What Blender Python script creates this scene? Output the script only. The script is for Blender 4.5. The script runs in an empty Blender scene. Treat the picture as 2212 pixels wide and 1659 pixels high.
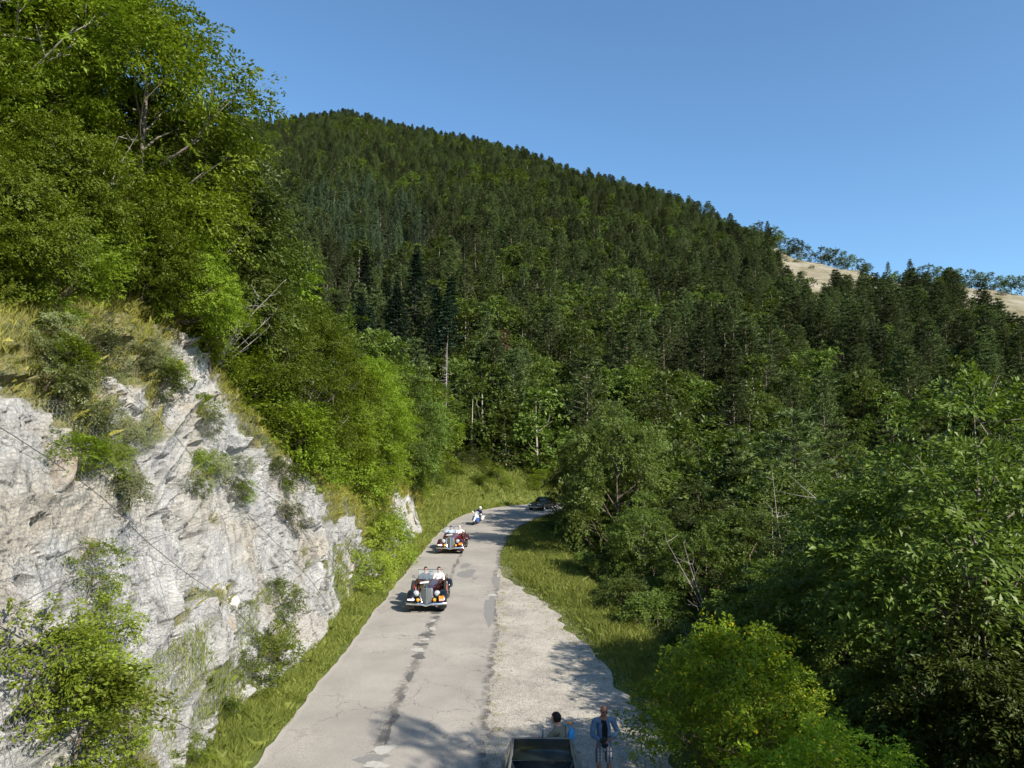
import bpy, bmesh, math, random
import numpy as np
from mathutils import Vector, Matrix, Euler

# ------------------------------------------------------------------ scene, camera, light
S = bpy.context.scene
COL = S.collection
R_ = math.radians
F, CX, CY = 1589.0, 1105.5, 829.5          # measured on the photograph at 2211 px wide
TH = math.atan(127 / 1589)
CAMH = 7.4
cam = bpy.data.cameras.new('camera'); co = bpy.data.objects.new('camera', cam); COL.objects.link(co)
cam.sensor_width = 36; cam.lens = 36 * F / 2211; cam.clip_end = 5000; cam.clip_start = 0.1
co.location = (0, 0, CAMH); co.rotation_euler = (math.pi / 2 + TH, 0, 0)
S.camera = co
SUN_EL = R_(35); SX, SY = 0.72, -0.69       # horizontal direction towards the sun
W = bpy.data.worlds.new('World'); S.world = W; W.use_nodes = True
nt = W.node_tree
bg = nt.nodes['Background']; sky = nt.nodes.new('ShaderNodeTexSky')
sky.sky_type = 'NISHITA'; sky.sun_disc = False; sky.sun_elevation = SUN_EL
sky.sun_rotation = math.atan2(SX, SY); sky.air_density = 1.0; sky.dust_density = 1.4; sky.ozone_density = 4.0
sky.altitude = 900
tint = nt.nodes.new('ShaderNodeVectorMath'); tint.operation = 'MULTIPLY'; tint.inputs[1].default_value = (.87, 1.05, 1.06)
nt.links.new(sky.outputs[0], tint.inputs[0]); nt.links.new(tint.outputs[0], bg.inputs[0]); bg.inputs[1].default_value = 0.114
sl = bpy.data.lights.new('sun', 'SUN'); so = bpy.data.objects.new('sun', sl); COL.objects.link(so)
sl.energy = 5.0; sl.angle = R_(0.55); sl.color = (1.0, 0.93, 0.82)
sd = Vector((SX * math.cos(SUN_EL), SY * math.cos(SUN_EL), math.sin(SUN_EL)))
so.rotation_euler = sd.to_track_quat('Z', 'Y').to_euler(); so.location = (30, -30, 60)
vs = S.view_settings; vs.view_transform = 'Standard'; vs.look = 'None'; vs.gamma = 1; vs.exposure = 0.84
try: vs.use_curve_mapping = False
except Exception: pass
cy = S.cycles; cy.max_bounces = 6; cy.diffuse_bounces = 2; cy.glossy_bounces = 2; cy.transmission_bounces = 4
cy.transparent_max_bounces = 6; cy.use_denoising = True; cy.caustics_reflective = False; cy.caustics_refractive = False
cy.use_adaptive_sampling = True; cy.adaptive_threshold = 0.02

rnd = random.Random(11)
RG = np.random.default_rng(5)

# ------------------------------------------------------------------ object helpers
def tag(o, label=None, cat=None, group=None, kind=None):
    if label: o['label'] = label
    if cat: o['category'] = cat
    if group: o['group'] = group
    if kind: o['kind'] = kind
    return o
def link(name, me, mats=None, parent=None, loc=None):
    o = bpy.data.objects.new(name, me); COL.objects.link(o)
    if mats is not None and me is not None:
        for m in (mats if isinstance(mats, (list, tuple)) else [mats]): me.materials.append(m)
    if parent: o.parent = parent
    if loc is not None: o.location = loc
    return o
def empty(name, loc=(0, 0, 0), rz=0, **k):
    o = bpy.data.objects.new(name, None); COL.objects.link(o); o.location = loc; o.rotation_euler = (0, 0, rz)
    o.empty_display_size = 0.3
    return tag(o, **k)
def npmesh(name, V, Fc, mi=None, smooth=False):
    """V (n,3) array, Fc (m,k) array of equal-size faces, or a list of such arrays"""
    me = bpy.data.meshes.new(name)
    Fs = Fc if isinstance(Fc, list) else [Fc]
    V = np.asarray(V, np.float32)
    me.vertices.add(len(V)); me.vertices.foreach_set('co', V.ravel())
    nl = sum(f.size for f in Fs); npol = sum(len(f) for f in Fs)
    me.loops.add(nl); me.polygons.add(npol)
    me.loops.foreach_set('vertex_index', np.concatenate([f.ravel() for f in Fs]).astype(np.int32))
    tot = np.concatenate([np.full(len(f), f.shape[1]) for f in Fs]).astype(np.int32)
    st = np.concatenate([[0], np.cumsum(tot)[:-1]]).astype(np.int32)
    me.polygons.foreach_set('loop_start', st)
    me.polygons.foreach_set('loop_total', tot)
    if mi is not None: me.polygons.foreach_set('material_index', np.asarray(mi, np.int32))
    me.polygons.foreach_set('use_smooth', np.full(npol, bool(smooth)))
    me.update(calc_edges=True)
    return me
def fattr(me, name, arr):
    a = me.attributes.new(name, 'FLOAT', 'POINT'); a.data.foreach_set('value', np.asarray(arr, np.float32).ravel())

class MB:
    """collects simple shapes into one mesh (python lists)"""
    def __init__(s): s.v = []; s.f = []; s.m = []; s.M = Matrix()
    def add(s, vs, fs, mat=0):
        b = len(s.v)
        s.v += [tuple(s.M @ Vector(p)) for p in vs]; s.f += [tuple(b + i for i in f) for f in fs]; s.m += [mat] * len(fs)
    def box(s, c, d, mat=0, rot=None):
        x, y, z = d[0] / 2, d[1] / 2, d[2] / 2
        P = [Vector((a, b, e)) for a in (-x, x) for b in (-y, y) for e in (-z, z)]
        if rot: 
            E = Euler(rot).to_matrix(); P = [E @ p for p in P]
        P = [p + Vector(c) for p in P]
        s.add(P, [(0, 1, 3, 2), (4, 6, 7, 5), (0, 4, 5, 1), (2, 3, 7, 6), (0, 2, 6, 4), (1, 5, 7, 3)], mat)
    def tube(s, pts, rad, n=8, mat=0, cap=True):
        pts = [Vector(p) for p in pts]
        if not isinstance(rad, (list, tuple)): rad = [rad] * len(pts)
        rings = []; up = None
        for i, p in enumerate(pts):
            d = (pts[min(i + 1, len(pts) - 1)] - pts[max(i - 1, 0)]).normalized()
            if up is None:
                up = d.cross(Vector((0.3, 0.2, 0.9)))
                if up.length < .1: up = d.cross(Vector((1, 0, 0)))
            a = (up - d * up.dot(d)).normalized(); b = d.cross(a); up = a
            rings.append([p + (a * math.cos(2 * math.pi * k / n) + b * math.sin(2 * math.pi * k / n)) * rad[i] for k in range(n)])
        vs = [q for r in rings for q in r]
        fs = [(i * n + k, i * n + (k + 1) % n, (i + 1) * n + (k + 1) % n, (i + 1) * n + k) for i in range(len(pts) - 1) for k in range(n)]
        if cap: fs += [tuple(range(n))[::-1], tuple((len(pts) - 1) * n + k for k in range(n))]
        s.add(vs, fs, mat)
    def lathe(s, prof, axis_o, axis_d, n=20, mat=0):
        """prof: list of (radius, along); closed at ends if radius 0"""
        o = Vector(axis_o); d = Vector(axis_d).normalized(); a = d.orthogonal().normalized(); b = d.cross(a)
        vs = [o + d * h + (a * math.cos(2 * math.pi * k / n) + b * math.sin(2 * math.pi * k / n)) * max(r, 1e-4) for r, h in prof for k in range(n)]
        fs = [(i * n + k, i * n + (k + 1) % n, (i + 1) * n + (k + 1) % n, (i + 1) * n + k) for i in range(len(prof) - 1) for k in range(n)]
        s.add(vs, fs, mat)
    def loft(s, secs, mat=0, close=True, caps=True):
        n = len(secs[0]); vs = [p for c in secs for p in c]
        fs = [(i * n + k, i * n + (k + 1) % n, (i + 1) * n + (k + 1) % n, (i + 1) * n + k) for i in range(len(secs) - 1) for k in range(n if close else n - 1)]
        if caps and close: fs += [tuple(range(n))[::-1], tuple((len(secs) - 1) * n + k for k in range(n))]
        s.add(vs, fs, mat)
    def ball(s, c, r, n=12, mat=0, sc=(1, 1, 1)):
        m = n // 2 + 1; vs = []; 
        for i in range(m):
            t = math.pi * i / (m - 1)
            for k in range(n):
                p = 2 * math.pi * k / n
                vs.append((c[0] + r * sc[0] * math.sin(t) * math.cos(p), c[1] + r * sc[1] * math.sin(t) * math.sin(p), c[2] + r * sc[2] * math.cos(t)))
        s.add(vs, [(i * n + k, (i + 1) * n + k, (i + 1) * n + (k + 1) % n, i * n + (k + 1) % n) for i in range(m - 1) for k in range(n)], mat)
    def build(s, name, mats, parent=None, smooth=True, loc=None, sharp=40, bevel=0, subsurf=0, solid=0):
        me = bpy.data.meshes.new(name); me.from_pydata(s.v, [], s.f)
        me.polygons.foreach_set('material_index', s.m); me.update()
        if smooth:
            me.polygons.foreach_set('use_smooth', [True] * len(me.polygons))
            try: me.set_sharp_from_angle(angle=R_(sharp))
            except Exception: pass
        bm = bmesh.new(); bm.from_mesh(me); bmesh.ops.remove_doubles(bm, verts=bm.verts, dist=2e-4)
        bmesh.ops.recalc_face_normals(bm, faces=bm.faces); bm.to_mesh(me); bm.free()
        o = link(name, me, mats, parent, loc)
        if solid: md = o.modifiers.new('s', 'SOLIDIFY'); md.thickness = solid; md.offset = 0
        if bevel: md = o.modifiers.new('b', 'BEVEL'); md.width = bevel; md.segments = 2; md.limit_method = 'ANGLE'
        if subsurf: md = o.modifiers.new('u', 'SUBSURF'); md.levels = subsurf; md.render_levels = subsurf
        return o
def copy_tree(o, parent=None):
    c = o.copy(); COL.objects.link(c); c.parent = parent
    for ch in list(o.children): copy_tree(ch, c)
    return c

# ------------------------------------------------------------------ noise
def _h(ix, iy, iz, s):
    n = (ix.astype(np.int64) * 374761393 + iy.astype(np.int64) * 668265263 + iz.astype(np.int64) * 2147483647 + s * 1274126177) & 0xffffffff
    n = ((n ^ (n >> 13)) * 1274126177) & 0xffffffff
    n = ((n ^ (n >> 16)) * 2246822519) & 0xffffffff
    return ((n ^ (n >> 15)) & 0xffffff) / float(0xffffff)
def vnoise(x, y, z=None, s=0):
    x = np.asarray(x, float); y = np.asarray(y, float); z = np.zeros_like(x) if z is None else np.asarray(z, float)
    ix, iy, iz = np.floor(x), np.floor(y), np.floor(z); fx, fy, fz = x - ix, y - iy, z - iz
    fx, fy, fz = [f * f * (3 - 2 * f) for f in (fx, fy, fz)]
    r = 0
    for a in (0, 1):
        for b in (0, 1):
            for c in (0, 1):
                r = r + _h(ix + a, iy + b, iz + c, s) * (fx if a else 1 - fx) * (fy if b else 1 - fy) * (fz if c else 1 - fz)
    return r * 2 - 1
def fbm(x, y, z=None, o=4, s=0, g=.5):
    r = 0; a = 1; t = 0
    for i in range(o):
        k = 2.03 ** i
        r = r + a * vnoise(x * k, y * k, None if z is None else z * k, s + i * 7); t += a; a *= g
    return r / t

# ------------------------------------------------------------------ materials
def newmat(name):
    m = bpy.data.materials.new(name); m.use_nodes = True; t = m.node_tree
    b = t.nodes['Principled BSDF']; b.inputs['Specular IOR Level'].default_value = 0.3
    return m, t, b
class NG:
    def __init__(s, t): s.t = t
    def n(s, typ, **k):
        nd = s.t.nodes.new('ShaderNode' + typ)
        for a, v in k.items(): setattr(nd, a, v)
        return nd
    def l(s, a, b): s.t.links.new(a, b)
    def val(s, sock, v):
        if isinstance(v, bpy.types.NodeSocket): s.l(v, sock)
        else: sock.default_value = v
    def noise(s, vec, scale, detail=3, rough=.5, dist=0):
        nd = s.n('TexNoise'); nd.inputs['Scale'].default_value = scale; nd.inputs['Detail'].default_value = detail
        nd.inputs['Roughness'].default_value = rough; nd.inputs['Distortion'].default_value = dist
        if vec is not None: s.l(vec, nd.inputs['Vector'])
        return nd.outputs['Fac']
    def ramp(s, f, stops, interp='LINEAR'):
        nd = s.n('ValToRGB'); nd.color_ramp.interpolation = interp; e = nd.color_ramp.elements
        while len(e) < len(stops): e.new(.5)
        for x, (p, c) in zip(e, stops):
            x.position = p; x.color = (c, c, c, 1) if isinstance(c, (int, float)) else (*c, 1)
        s.l(f, nd.inputs[0]); return nd.outputs[0]
    def mix(s, f, a, b, mode='MIX'):
        nd = s.n('MixRGB', blend_type=mode); s.val(nd.inputs[0], f)
        for i, v in ((1, a), (2, b)):
            if isinstance(v, tuple): nd.inputs[i].default_value = (*v, 1)
            else: s.l(v, nd.inputs[i])
        return nd.outputs[0]
    def math(s, op, a, b=0.0, c=0.0):
        nd = s.n('Math', operation=op); s.val(nd.inputs[0], a); s.val(nd.inputs[1], b); s.val(nd.inputs[2], c); return nd.outputs[0]
    def pos(s): return s.n('NewGeometry').outputs['Position']
    def attr(s, name): return s.n('Attribute', attribute_name=name).outputs['Fac']
    def bump(s, h, strength=.5, dist=.02, nrm=None):
        nd = s.n('Bump'); nd.inputs['Strength'].default_value = strength; nd.inputs['Distance'].default_value = dist
        s.l(h, nd.inputs['Height'])
        if nrm is not None: s.l(nrm, nd.inputs['Normal'])
        return nd.outputs[0]
def plain(name, col, rough=.5, metal=0., spec=.3, coat=0., var=.0, vscale=8):
    m, t, b = newmat(name); g = NG(t)
    b.inputs['Roughness'].default_value = rough; b.inputs['Metallic'].default_value = metal
    b.inputs['Specular IOR Level'].default_value = spec; b.inputs['Coat Weight'].default_value = coat
    b.inputs['Coat Roughness'].default_value = .05
    tc = g.n('TexCoord').outputs['Object']
    f = g.noise(tc, vscale, 4, .6)
    lo = tuple(c * (1 - var) for c in col); hi = tuple(min(1, c * (1 + var)) for c in col)
    g.l(g.mix(f, lo, hi), b.inputs['Base Color'])
    return m
def leafmat(name, c1, c2, trans=.35, rough=.45, spec=.3, scale=.25, c3=None, sheen=None):
    """foliage: colour differs leaf by leaf, clump by clump and tree by tree; thin leaves let light through"""
    m, t, b = newmat(name); g = NG(t)
    geo = g.n('NewGeometry'); oi = g.n('ObjectInfo')
    f = g.math('MULTIPLY', geo.outputs['Random Per Island'], .45)
    f = g.math('ADD', f, g.math('MULTIPLY', g.noise(geo.outputs['Position'], scale, 2, .6), .6))
    f = g.math('ADD', f, g.math('MULTIPLY', oi.outputs['Random'], .5))
    f = g.math('SUBTRACT', f, .28)
    col = g.ramp(f, [(0.05, c1), (.9, c2)])
    if c3: col = g.mix(g.ramp(geo.outputs['Random Per Island'], [(.965, 0), (.97, 1)], 'CONSTANT'), col, c3)
    hs = g.n('HueSaturation'); g.l(col, hs.inputs['Color'])
    g.l(g.math('MULTIPLY_ADD', oi.outputs['Random'], .03, .485), hs.inputs['Hue'])
    g.l(g.math('MULTIPLY_ADD', oi.outputs['Random'], .5, .75), hs.inputs['Value'])
    col = hs.outputs[0]
    g.l(col, b.inputs['Base Color']); b.inputs['Roughness'].default_value = rough; b.inputs['Specular IOR Level'].default_value = spec
    tr = g.n('BsdfTranslucent'); g.l(g.mix(.6, col, g.mix(1, col, (1.5, 1.5, .35), 'MULTIPLY')), tr.inputs[0])
    mx = g.n('MixShader'); mx.inputs[0].default_value = trans
    g.l(b.outputs[0], mx.inputs[1]); g.l(tr.outputs[0], mx.inputs[2])
    g.l(mx.outputs[0], t.nodes['Material Output'].inputs[0])
    return m
M = {}
M['leaf_bright'] = leafmat('leaf_bright', (.060, .100, .008), (.185, .235, .018), .36, spec=.2)
M['leaf_mid'] = leafmat('leaf_mid', (.040, .068, .012), (.125, .165, .028), .3, spec=.22)
M['leaf_dark'] = leafmat('leaf_dark', (.030, .054, .010), (.135, .172, .030), .30, spec=.25)
M['leaf_yellow'] = leafmat('leaf_yellow', (.085, .15, .010), (.26, .34, .022), .40, spec=.22, c3=(.60, .45, .02))
M['leaf_vine'] = leafmat('leaf_vine', (.085, .13, .012), (.26, .31, .03), .38)
M['leaf_olive'] = leafmat('leaf_olive', (.10, .12, .05), (.22, .24, .10), .25)
M['needle'] = leafmat('needle', (.030, .047, .017), (.104, .130, .044), .18, rough=.7, spec=.15, scale=.05)
M['needle_fir'] = leafmat('needle_fir', (.014, .030, .018), (.048, .078, .042), .08, rough=.55, scale=.08)
M['needle_pale'] = leafmat('needle_pale', (.045, .07, .035), (.09, .125, .06), .2, rough=.6, scale=.08)
M['needle_rust'] = leafmat('needle_rust', (.10, .045, .025), (.22, .10, .05), .15, rough=.7)
M['grass'] = leafmat('grass', (.07, .105, .014), (.25, .265, .055), .40, rough=.6, scale=.5)
M['grass_dry'] = leafmat('grass_dry', (.12, .135, .022), (.42, .38, .09), .38, rough=.7, scale=.45)
M['bark_pale'] = plain('bark_pale', (.30, .27, .22), .9, var=.35, vscale=5)
M['bark_mid'] = plain('bark_mid', (.17, .145, .115), .9, var=.4, vscale=6)
M['bark'] = plain('bark', (.11, .085, .065), .9, var=.4, vscale=6)
M['bark_pine'] = plain('bark_pine', (.20, .165, .13), .9, var=.4, vscale=4)
M['dead'] = plain('dead_wood', (.33, .29, .27), .9, var=.3)

def voro(x, y, s=0):
    ix, iy = np.floor(x), np.floor(y); f1 = np.full(x.shape, 9.); f2 = f1.copy(); cr = np.zeros(x.shape); dx = cr.copy(); dy = cr.copy(); tx = cr.copy(); ty = cr.copy(); z0 = ix * 0
    for a in (-1, 0, 1):
        for b in (-1, 0, 1):
            px, py = ix + a + _h(ix + a, iy + b, z0, s), iy + b + _h(ix + a, iy + b, z0, s + 1); d = np.hypot(x - px, y - py); k = d < f1
            f2 = np.where(k, f1, np.minimum(f2, d)); f1 = np.where(k, d, f1)
            cr = np.where(k, _h(ix + a, iy + b, z0, s + 2), cr); tx = np.where(k, _h(ix + a, iy + b, z0, s + 3) - .5, tx); ty = np.where(k, _h(ix + a, iy + b, z0, s + 4) - .5, ty); dx = np.where(k, x - px, dx); dy = np.where(k, y - py, dy)
    return f2 - f1, cr, dx * tx + dy * ty
# ------------------------------------------------------------------ terrain
def chaikin(P, k=2):
    P = np.array(P, float)
    for _ in range(k):
        Q = [P[0]]
        for a, b in zip(P[:-1], P[1:]): Q += [a * .75 + b * .25, a * .25 + b * .75]
        Q.append(P[-1]); P = np.array(Q)
    return P
OUT = chaikin([(-5.9, -80), (-5.85, 17), (-6.08, 37), (-6.09, 48), (-6.09, 65.6), (-5.43, 74.3), (-3.95, 80.8), (-.9, 87.2), (2.6, 90.2), (9, 93.0), (20, 94.5), (60, 95), (140, 90), (500, 55)])
INN = chaikin([(-.5, -80), (-.5, 17), (-.78, 42), (-.83, 52), (-.38, 57.6), (.18, 64), (2.0, 72.5), (4.7, 78.7), (9, 84), (18, 87.5), (60, 88.5), (140, 83), (500, 48)])
def pdist(x, y, P):
    """signed distance to a polyline (positive on its left) and arc length"""
    x = np.asarray(x, float); y = np.asarray(y, float)
    best = np.full(x.shape, 1e18); sg = np.zeros(x.shape); st = np.zeros(x.shape); acc = 0
    for a, b in zip(P[:-1], P[1:]):
        d = b - a; L = math.hypot(*d); d = d / L
        t = np.clip((x - a[0]) * d[0] + (y - a[1]) * d[1], 0, L)
        ex, ey = x - a[0] - d[0] * t, y - a[1] - d[1] * t
        q = ex * ex + ey * ey; k = q < best
        best = np.where(k, q, best); sg = np.where(k, np.sign(d[0] * (y - a[1]) - d[1] * (x - a[0])), sg); st = np.where(k, acc + t, st)
        acc += L
    return np.sqrt(best) * sg, st
SLP = 3.0
HC = ([0, 70, 80, 94, 100, 105.5, 108, 112, 116, 124, 130, 134, 140, 146, 152, 160, 175, 900], [8.8, 8.8, 8.9, 9.6, 11.0, 11.0, 8.9, 6.4, 5.1, 3.9, 4.3, 4.7, 4.2, 3.0, 2.0, 1.6, 1.5, 1.5])
SH = ([-80, 5, 12, 17, 20, 25, 29, 36, 42, 50, 60, 70, 85, 600], [8, 8, 7.5, 7.0, 6.5, 6.0, 5.7, 5.0, 4.5, 4.2, 4, 3, 2.2, 2.2])
def pixdir(px, py):
    b = -(py - CY) / F; dy = math.cos(TH) - b * math.sin(TH)
    return (px - CX) / F / dy, (math.sin(TH) + b * math.cos(TH)) / dy
_sk = []
for px, py, D, th in [(-900, 300, 420, 9), (0, 250, 520, 9), (500, 250, 600, 9), (590, 262, 620, 9), (650, 250, 620, 9), (750, 240, 620, 9), (850, 262, 600, 9), (950, 288, 570, 9), (1050, 303, 540, 9), (1150, 335, 500, 9),
                      (1250, 368, 470, 9), (1350, 395, 440, 9), (1450, 425, 410, 9), (1550, 460, 380, 9), (1620, 492, 350, 7), (1660, 520, 340, .5), (1700, 545, 325, .5), (1760, 562, 310, .5), (1870, 584, 290, .5), (1960, 605, 275, 1),
                      (2050, 607, 265, .5), (2211, 632, 255, .5), (2400, 650, 250, .5), (3200, 700, 230, .5)]:
    u, e = pixdir(px, py); _sk.append((u, CAMH + e * D - th, D))
_sk = np.array(_sk)
def hill(x, y):
    u = x / np.maximum(y, 1.0)
    zr = np.interp(u, _sk[:, 0], _sk[:, 1]); D = np.interp(u, _sk[:, 0], _sk[:, 2])
    k = (y - 97) / (D - 97)
    up = zr * np.clip(k, -.3, 1) ** 1.0 if False else zr * np.clip(k, -.3, 1)
    z = up - np.maximum(y - D, 0) * .25
    return z + fbm(x / 45, y / 45, s=3, o=3) * np.clip((y - 110) / 60, 0, 1) * np.clip((1 - k) * 6, 0, 1) * 6
def terrain(x, y, cut=False):
    x = np.asarray(x, float); y = np.asarray(y, float)
    do, so_ = pdist(x, y, OUT); di, si = pdist(x, y, INN); di = -di
    hc = np.interp(so_, *HC); v0 = 1.5; v1 = v0 + hc / SLP
    zc = np.where(do < v0, .08 * np.maximum(do, 0), .12 + (do - v0) * SLP)
    s2 = np.interp(so_, [0, 145, 165, 230], [.72, .70, .5, .35])
    zl = np.where(do > v1, .12 + hc + (do - v1) * s2, zc)
    zl = zl + np.where(do > v1, fbm(x / 5, y / 5, s=9, o=3) * .5 * np.clip((do - v1) / 3, 0, 1), 0)
    zl = np.where(do > v1 + 60, .12 + hc + 60 * s2 + np.minimum(do - v1 - 60, 120) * .3, zl)
    zl = np.where((y > 96) & (do > v1), np.minimum(zl, .12 + hc + np.maximum(5, 5 - (x + 20) * .6)), zl)
    zl = np.maximum(zl, np.where((y > 90) & (do > 6), hill(x, y), -99))
    if cut: zl = np.where((do > v0 - .5) & (do < v1 + 1.4) & (so_ > 60) & (so_ < 144), zl - 1.9 * np.clip((do - v0 + .5) / .5, 0, 1) * np.clip((v1 + 1.4 - do) / 1.2, 0, 1), zl)
    w = np.interp(y, *SH)
    zr = np.where(di > w, -(di - w) * .55, 0)
    zr = np.where(zr < -8, -8 + (zr + 8) * .35, zr); zr = np.maximum(zr, -17)
    zr = zr + np.where(di > w, fbm(x / 4, y / 4, s=19, o=3) * .4 * np.clip((di - w) / 3, 0, 1), 0)
    z = np.where(do > 0, zl, np.where(di > 0, zr, 0)) - .03
    return z
def tz(x, y): return float(terrain(np.array([x]), np.array([y]))[0])

def axis(parts):
    r = []
    for a, b, s in parts: r += list(np.arange(a, b, s))
    return np.array(r + [parts[-1][1]])
gx = axis([(-1500, -500, 100), (-500, -100, 10), (-100, -40, 2.5), (-40, -14, .8), (-14, 12, .4), (12, 50, 1.2), (50, 120, 3), (120, 500, 10), (500, 1500, 100)])
gy = axis([(-200, -60, 20), (-60, 0, 3), (0, 100, .8), (100, 180, 2.5), (180, 700, 7), (700, 2500, 90)])
XX, YY = np.meshgrid(gx, gy); ZZ = terrain(XX.ravel(), YY.ravel(), cut=True)
def gridfaces(nr, nc):
    i = np.arange((nr - 1) * nc).reshape(nr - 1, nc)[:, :-1].ravel()
    return np.stack([i, i + 1, i + nc + 1, i + nc], 1)
V = np.stack([XX.ravel(), YY.ravel(), ZZ], 1)
me = npmesh('ground', V, gridfaces(len(gy), len(gx)), smooth=True)
x, y = V[:, 0], V[:, 1]
u = x / np.maximum(y, 1); Dr = np.interp(u, _sk[:, 0], _sk[:, 2]); kk = y / Dr
def bare_mask(x, y):
    u = x / np.maximum(y, 1); kk = y / np.interp(u, _sk[:, 0], _sk[:, 2]); n = fbm(x / 14, y / 14, s=41, o=3) * .05
    a = (u > pixdir(1632, 540)[0]) & (u < pixdir(1905, 560)[0]) & (kk > np.interp(u, [pixdir(1632, 540)[0], pixdir(1690, 540)[0], pixdir(1760, 540)[0], pixdir(1905, 560)[0]], [.98, .74, .70, .84]) + n)
    b = (u >= pixdir(1900, 600)[0]) & (kk > np.interp(u, [pixdir(1905, 600)[0], pixdir(2080, 600)[0], pixdir(2130, 600)[0], pixdir(2211, 600)[0]], [.87, .87, .78, .66]) + n)
    return (y > 150) & (kk < 1.5) & (a | b)
fattr(me, 'bare', bare_mask(x, y).astype(float))
do, s_ = pdist(x, y, OUT); di, _ = pdist(x, y, INN); di = -di
w = np.interp(y, *SH)
gr = np.where(do > 0, np.clip(1 - (do - np.interp(s_, *HC) / SLP - 7) / 3, 0, 1), np.clip(1 - (di - w - .5) / 1.5, 0, 1)) * (y < 110)
fattr(me, 'green', gr)
m, t, b = newmat('ground_soil'); g = NG(t); P = g.pos()
floor = g.ramp(g.noise(P, .35, 5, .65), [(.3, (.016, .016, .009)), (.6, (.035, .038, .014)), (.75, (.06, .05, .028))])
grs = g.ramp(g.noise(P, 1.3, 5, .7), [(.3, (.045, .06, .015)), (.55, (.10, .12, .03)), (.75, (.17, .14, .06))])
pale = g.ramp(g.noise(P, .12, 6, .7), [(.35, (.13, .115, .06)), (.5, (.21, .185, .13)), (.65, (.28, .25, .20))])
g.l(g.mix(g.attr('bare'), g.mix(g.attr('green'), floor, grs), pale), b.inputs['Base Color'])
b.inputs['Roughness'].default_value = 1; b.inputs['Specular IOR Level'].default_value = .05
g.l(g.bump(g.noise(P, 6, 4, .7), .6, .06), b.inputs['Normal'])
tag(link('ground', me, m), kind='structure')

# road sheet -----------------------------------------------------------------
def resample(P, n, s0, s1):
    L = np.concatenate([[0], np.cumsum(np.hypot(*(P[1:] - P[:-1]).T))]); s = np.linspace(s0, s1, n)
    return np.stack([np.interp(s, L, P[:, 0]), np.interp(s, L, P[:, 1])], 1), s
NS = 700; A, _ = resample(OUT, NS, 40, 330); B, _ = resample(INN, NS, 40, 322)
nc = 13; T = np.linspace(0, 1, nc)
edge = vnoise(np.arange(NS) * .9, np.zeros(NS), s=4) * .07 + vnoise(np.arange(NS) * .17, np.zeros(NS), s=5) * .1
edge2 = vnoise(np.arange(NS) * 1.1, np.zeros(NS), s=6) * .10 + vnoise(np.arange(NS) * .2, np.zeros(NS), s=8) * .14
Vr = []
D_ = (B - A) / np.linalg.norm(B - A, axis=1)[:, None]
A2 = A + D_ * edge[:, None]; B2 = B + D_ * edge2[:, None]
Vr = (A2[:, None, :] * (1 - T)[None, :, None] + B2[:, None, :] * T[None, :, None]).reshape(-1, 2)
Vr = np.concatenate([Vr, (.012 + .03 * np.sin(np.tile(T, NS) * math.pi))[:, None]], 1)
me = npmesh('road', Vr, gridfaces(NS, nc), smooth=True)
Tt = np.tile(T, NS); St = np.repeat(np.linspace(40, 330, NS), nc) - 80
me2 = me.attributes.new('rt', 'FLOAT', 'POINT'); me2.data.foreach_set('value', Tt.astype(np.float32))
m, t, b = newmat('worn_asphalt'); g = NG(t); P = g.pos(); rt = g.attr('rt')
base = g.ramp(g.noise(P, 55, 3, .75), [(.3, (.17, .16, .148)), (.5, (.31, .288, .255)), (.7, (.47, .445, .405))])
big = g.ramp(g.noise(P, .35, 5, .65), [(.3, (.80, .79, .78)), (.7, (1.12, 1.1, 1.07))])
col = g.mix(1, base, big, 'MULTIPLY')
# cracks: distorted cell edges, dense by the seam and by the right-hand edge
sc = g.n('VectorMath', operation='ADD'); nz = g.n('TexNoise'); nz.inputs['Scale'].default_value = 2.2; nz.inputs['Detail'].default_value = 4; g.l(P, nz.inputs['Vector'])
sm = g.n('VectorMath', operation='SCALE'); g.l(nz.outputs['Color'], sm.inputs[0]); sm.inputs['Scale'].default_value = .9
g.l(P, sc.inputs[0]); g.l(sm.outputs[0], sc.inputs[1])
def cells(scale, w):
    v = g.n('TexVoronoi', feature='DISTANCE_TO_EDGE'); v.inputs['Scale'].default_value = scale; g.l(sc.outputs[0], v.inputs['Vector'])
    return g.ramp(v.outputs['Distance'], [(0, 1), (w, 0)])
seamx = g.math('ABSOLUTE', g.math('SUBTRACT', g.math('ADD', rt, g.math('MULTIPLY', g.math('SUBTRACT', g.noise(P, .9, 5, .7), .5), .09)), .505))
seam = g.ramp(seamx, [(.0, 1), (.012, 1), (.022, 0)])
seamzone = g.ramp(seamx, [(.018, 1), (.05, 0)])
patchn = g.ramp(g.noise(P, .45, 2, .5), [(.42, 0), (.5, 1)])
c1 = g.math('MULTIPLY', cells(.55, .012), g.ramp(g.noise(P, .18, 2), [(.42, 0), (.55, 1)]))
c2 = g.math('MULTIPLY', cells(2.6, .17), seamzone)
rz = g.ramp(rt, [(.80, 0), (.9, 1)])
c3 = g.math('MULTIPLY', cells(1.3, .03), g.math('MULTIPLY', rz, g.ramp(g.noise(P, .5, 3), [(.4, 0), (.55, 1)])))
c4 = g.math('MULTIPLY', seam, g.ramp(g.noise(P, .8, 3), [(.38, .2), (.55, 1)]))
sy_ = g.n('SeparateXYZ'); g.l(P, sy_.inputs[0]); yn = g.math('DIVIDE', sy_.outputs[1], 100.0)
c2 = g.math('MULTIPLY', c2, g.ramp(yn, [(.36, 1), (.46, .0)])); c4 = g.math('MULTIPLY', c4, g.ramp(yn, [(.46, 1), (.6, .12)]))
cr = g.math('MAXIMUM', g.math('MAXIMUM', c1, c2), g.math('MAXIMUM', c3, c4))
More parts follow.
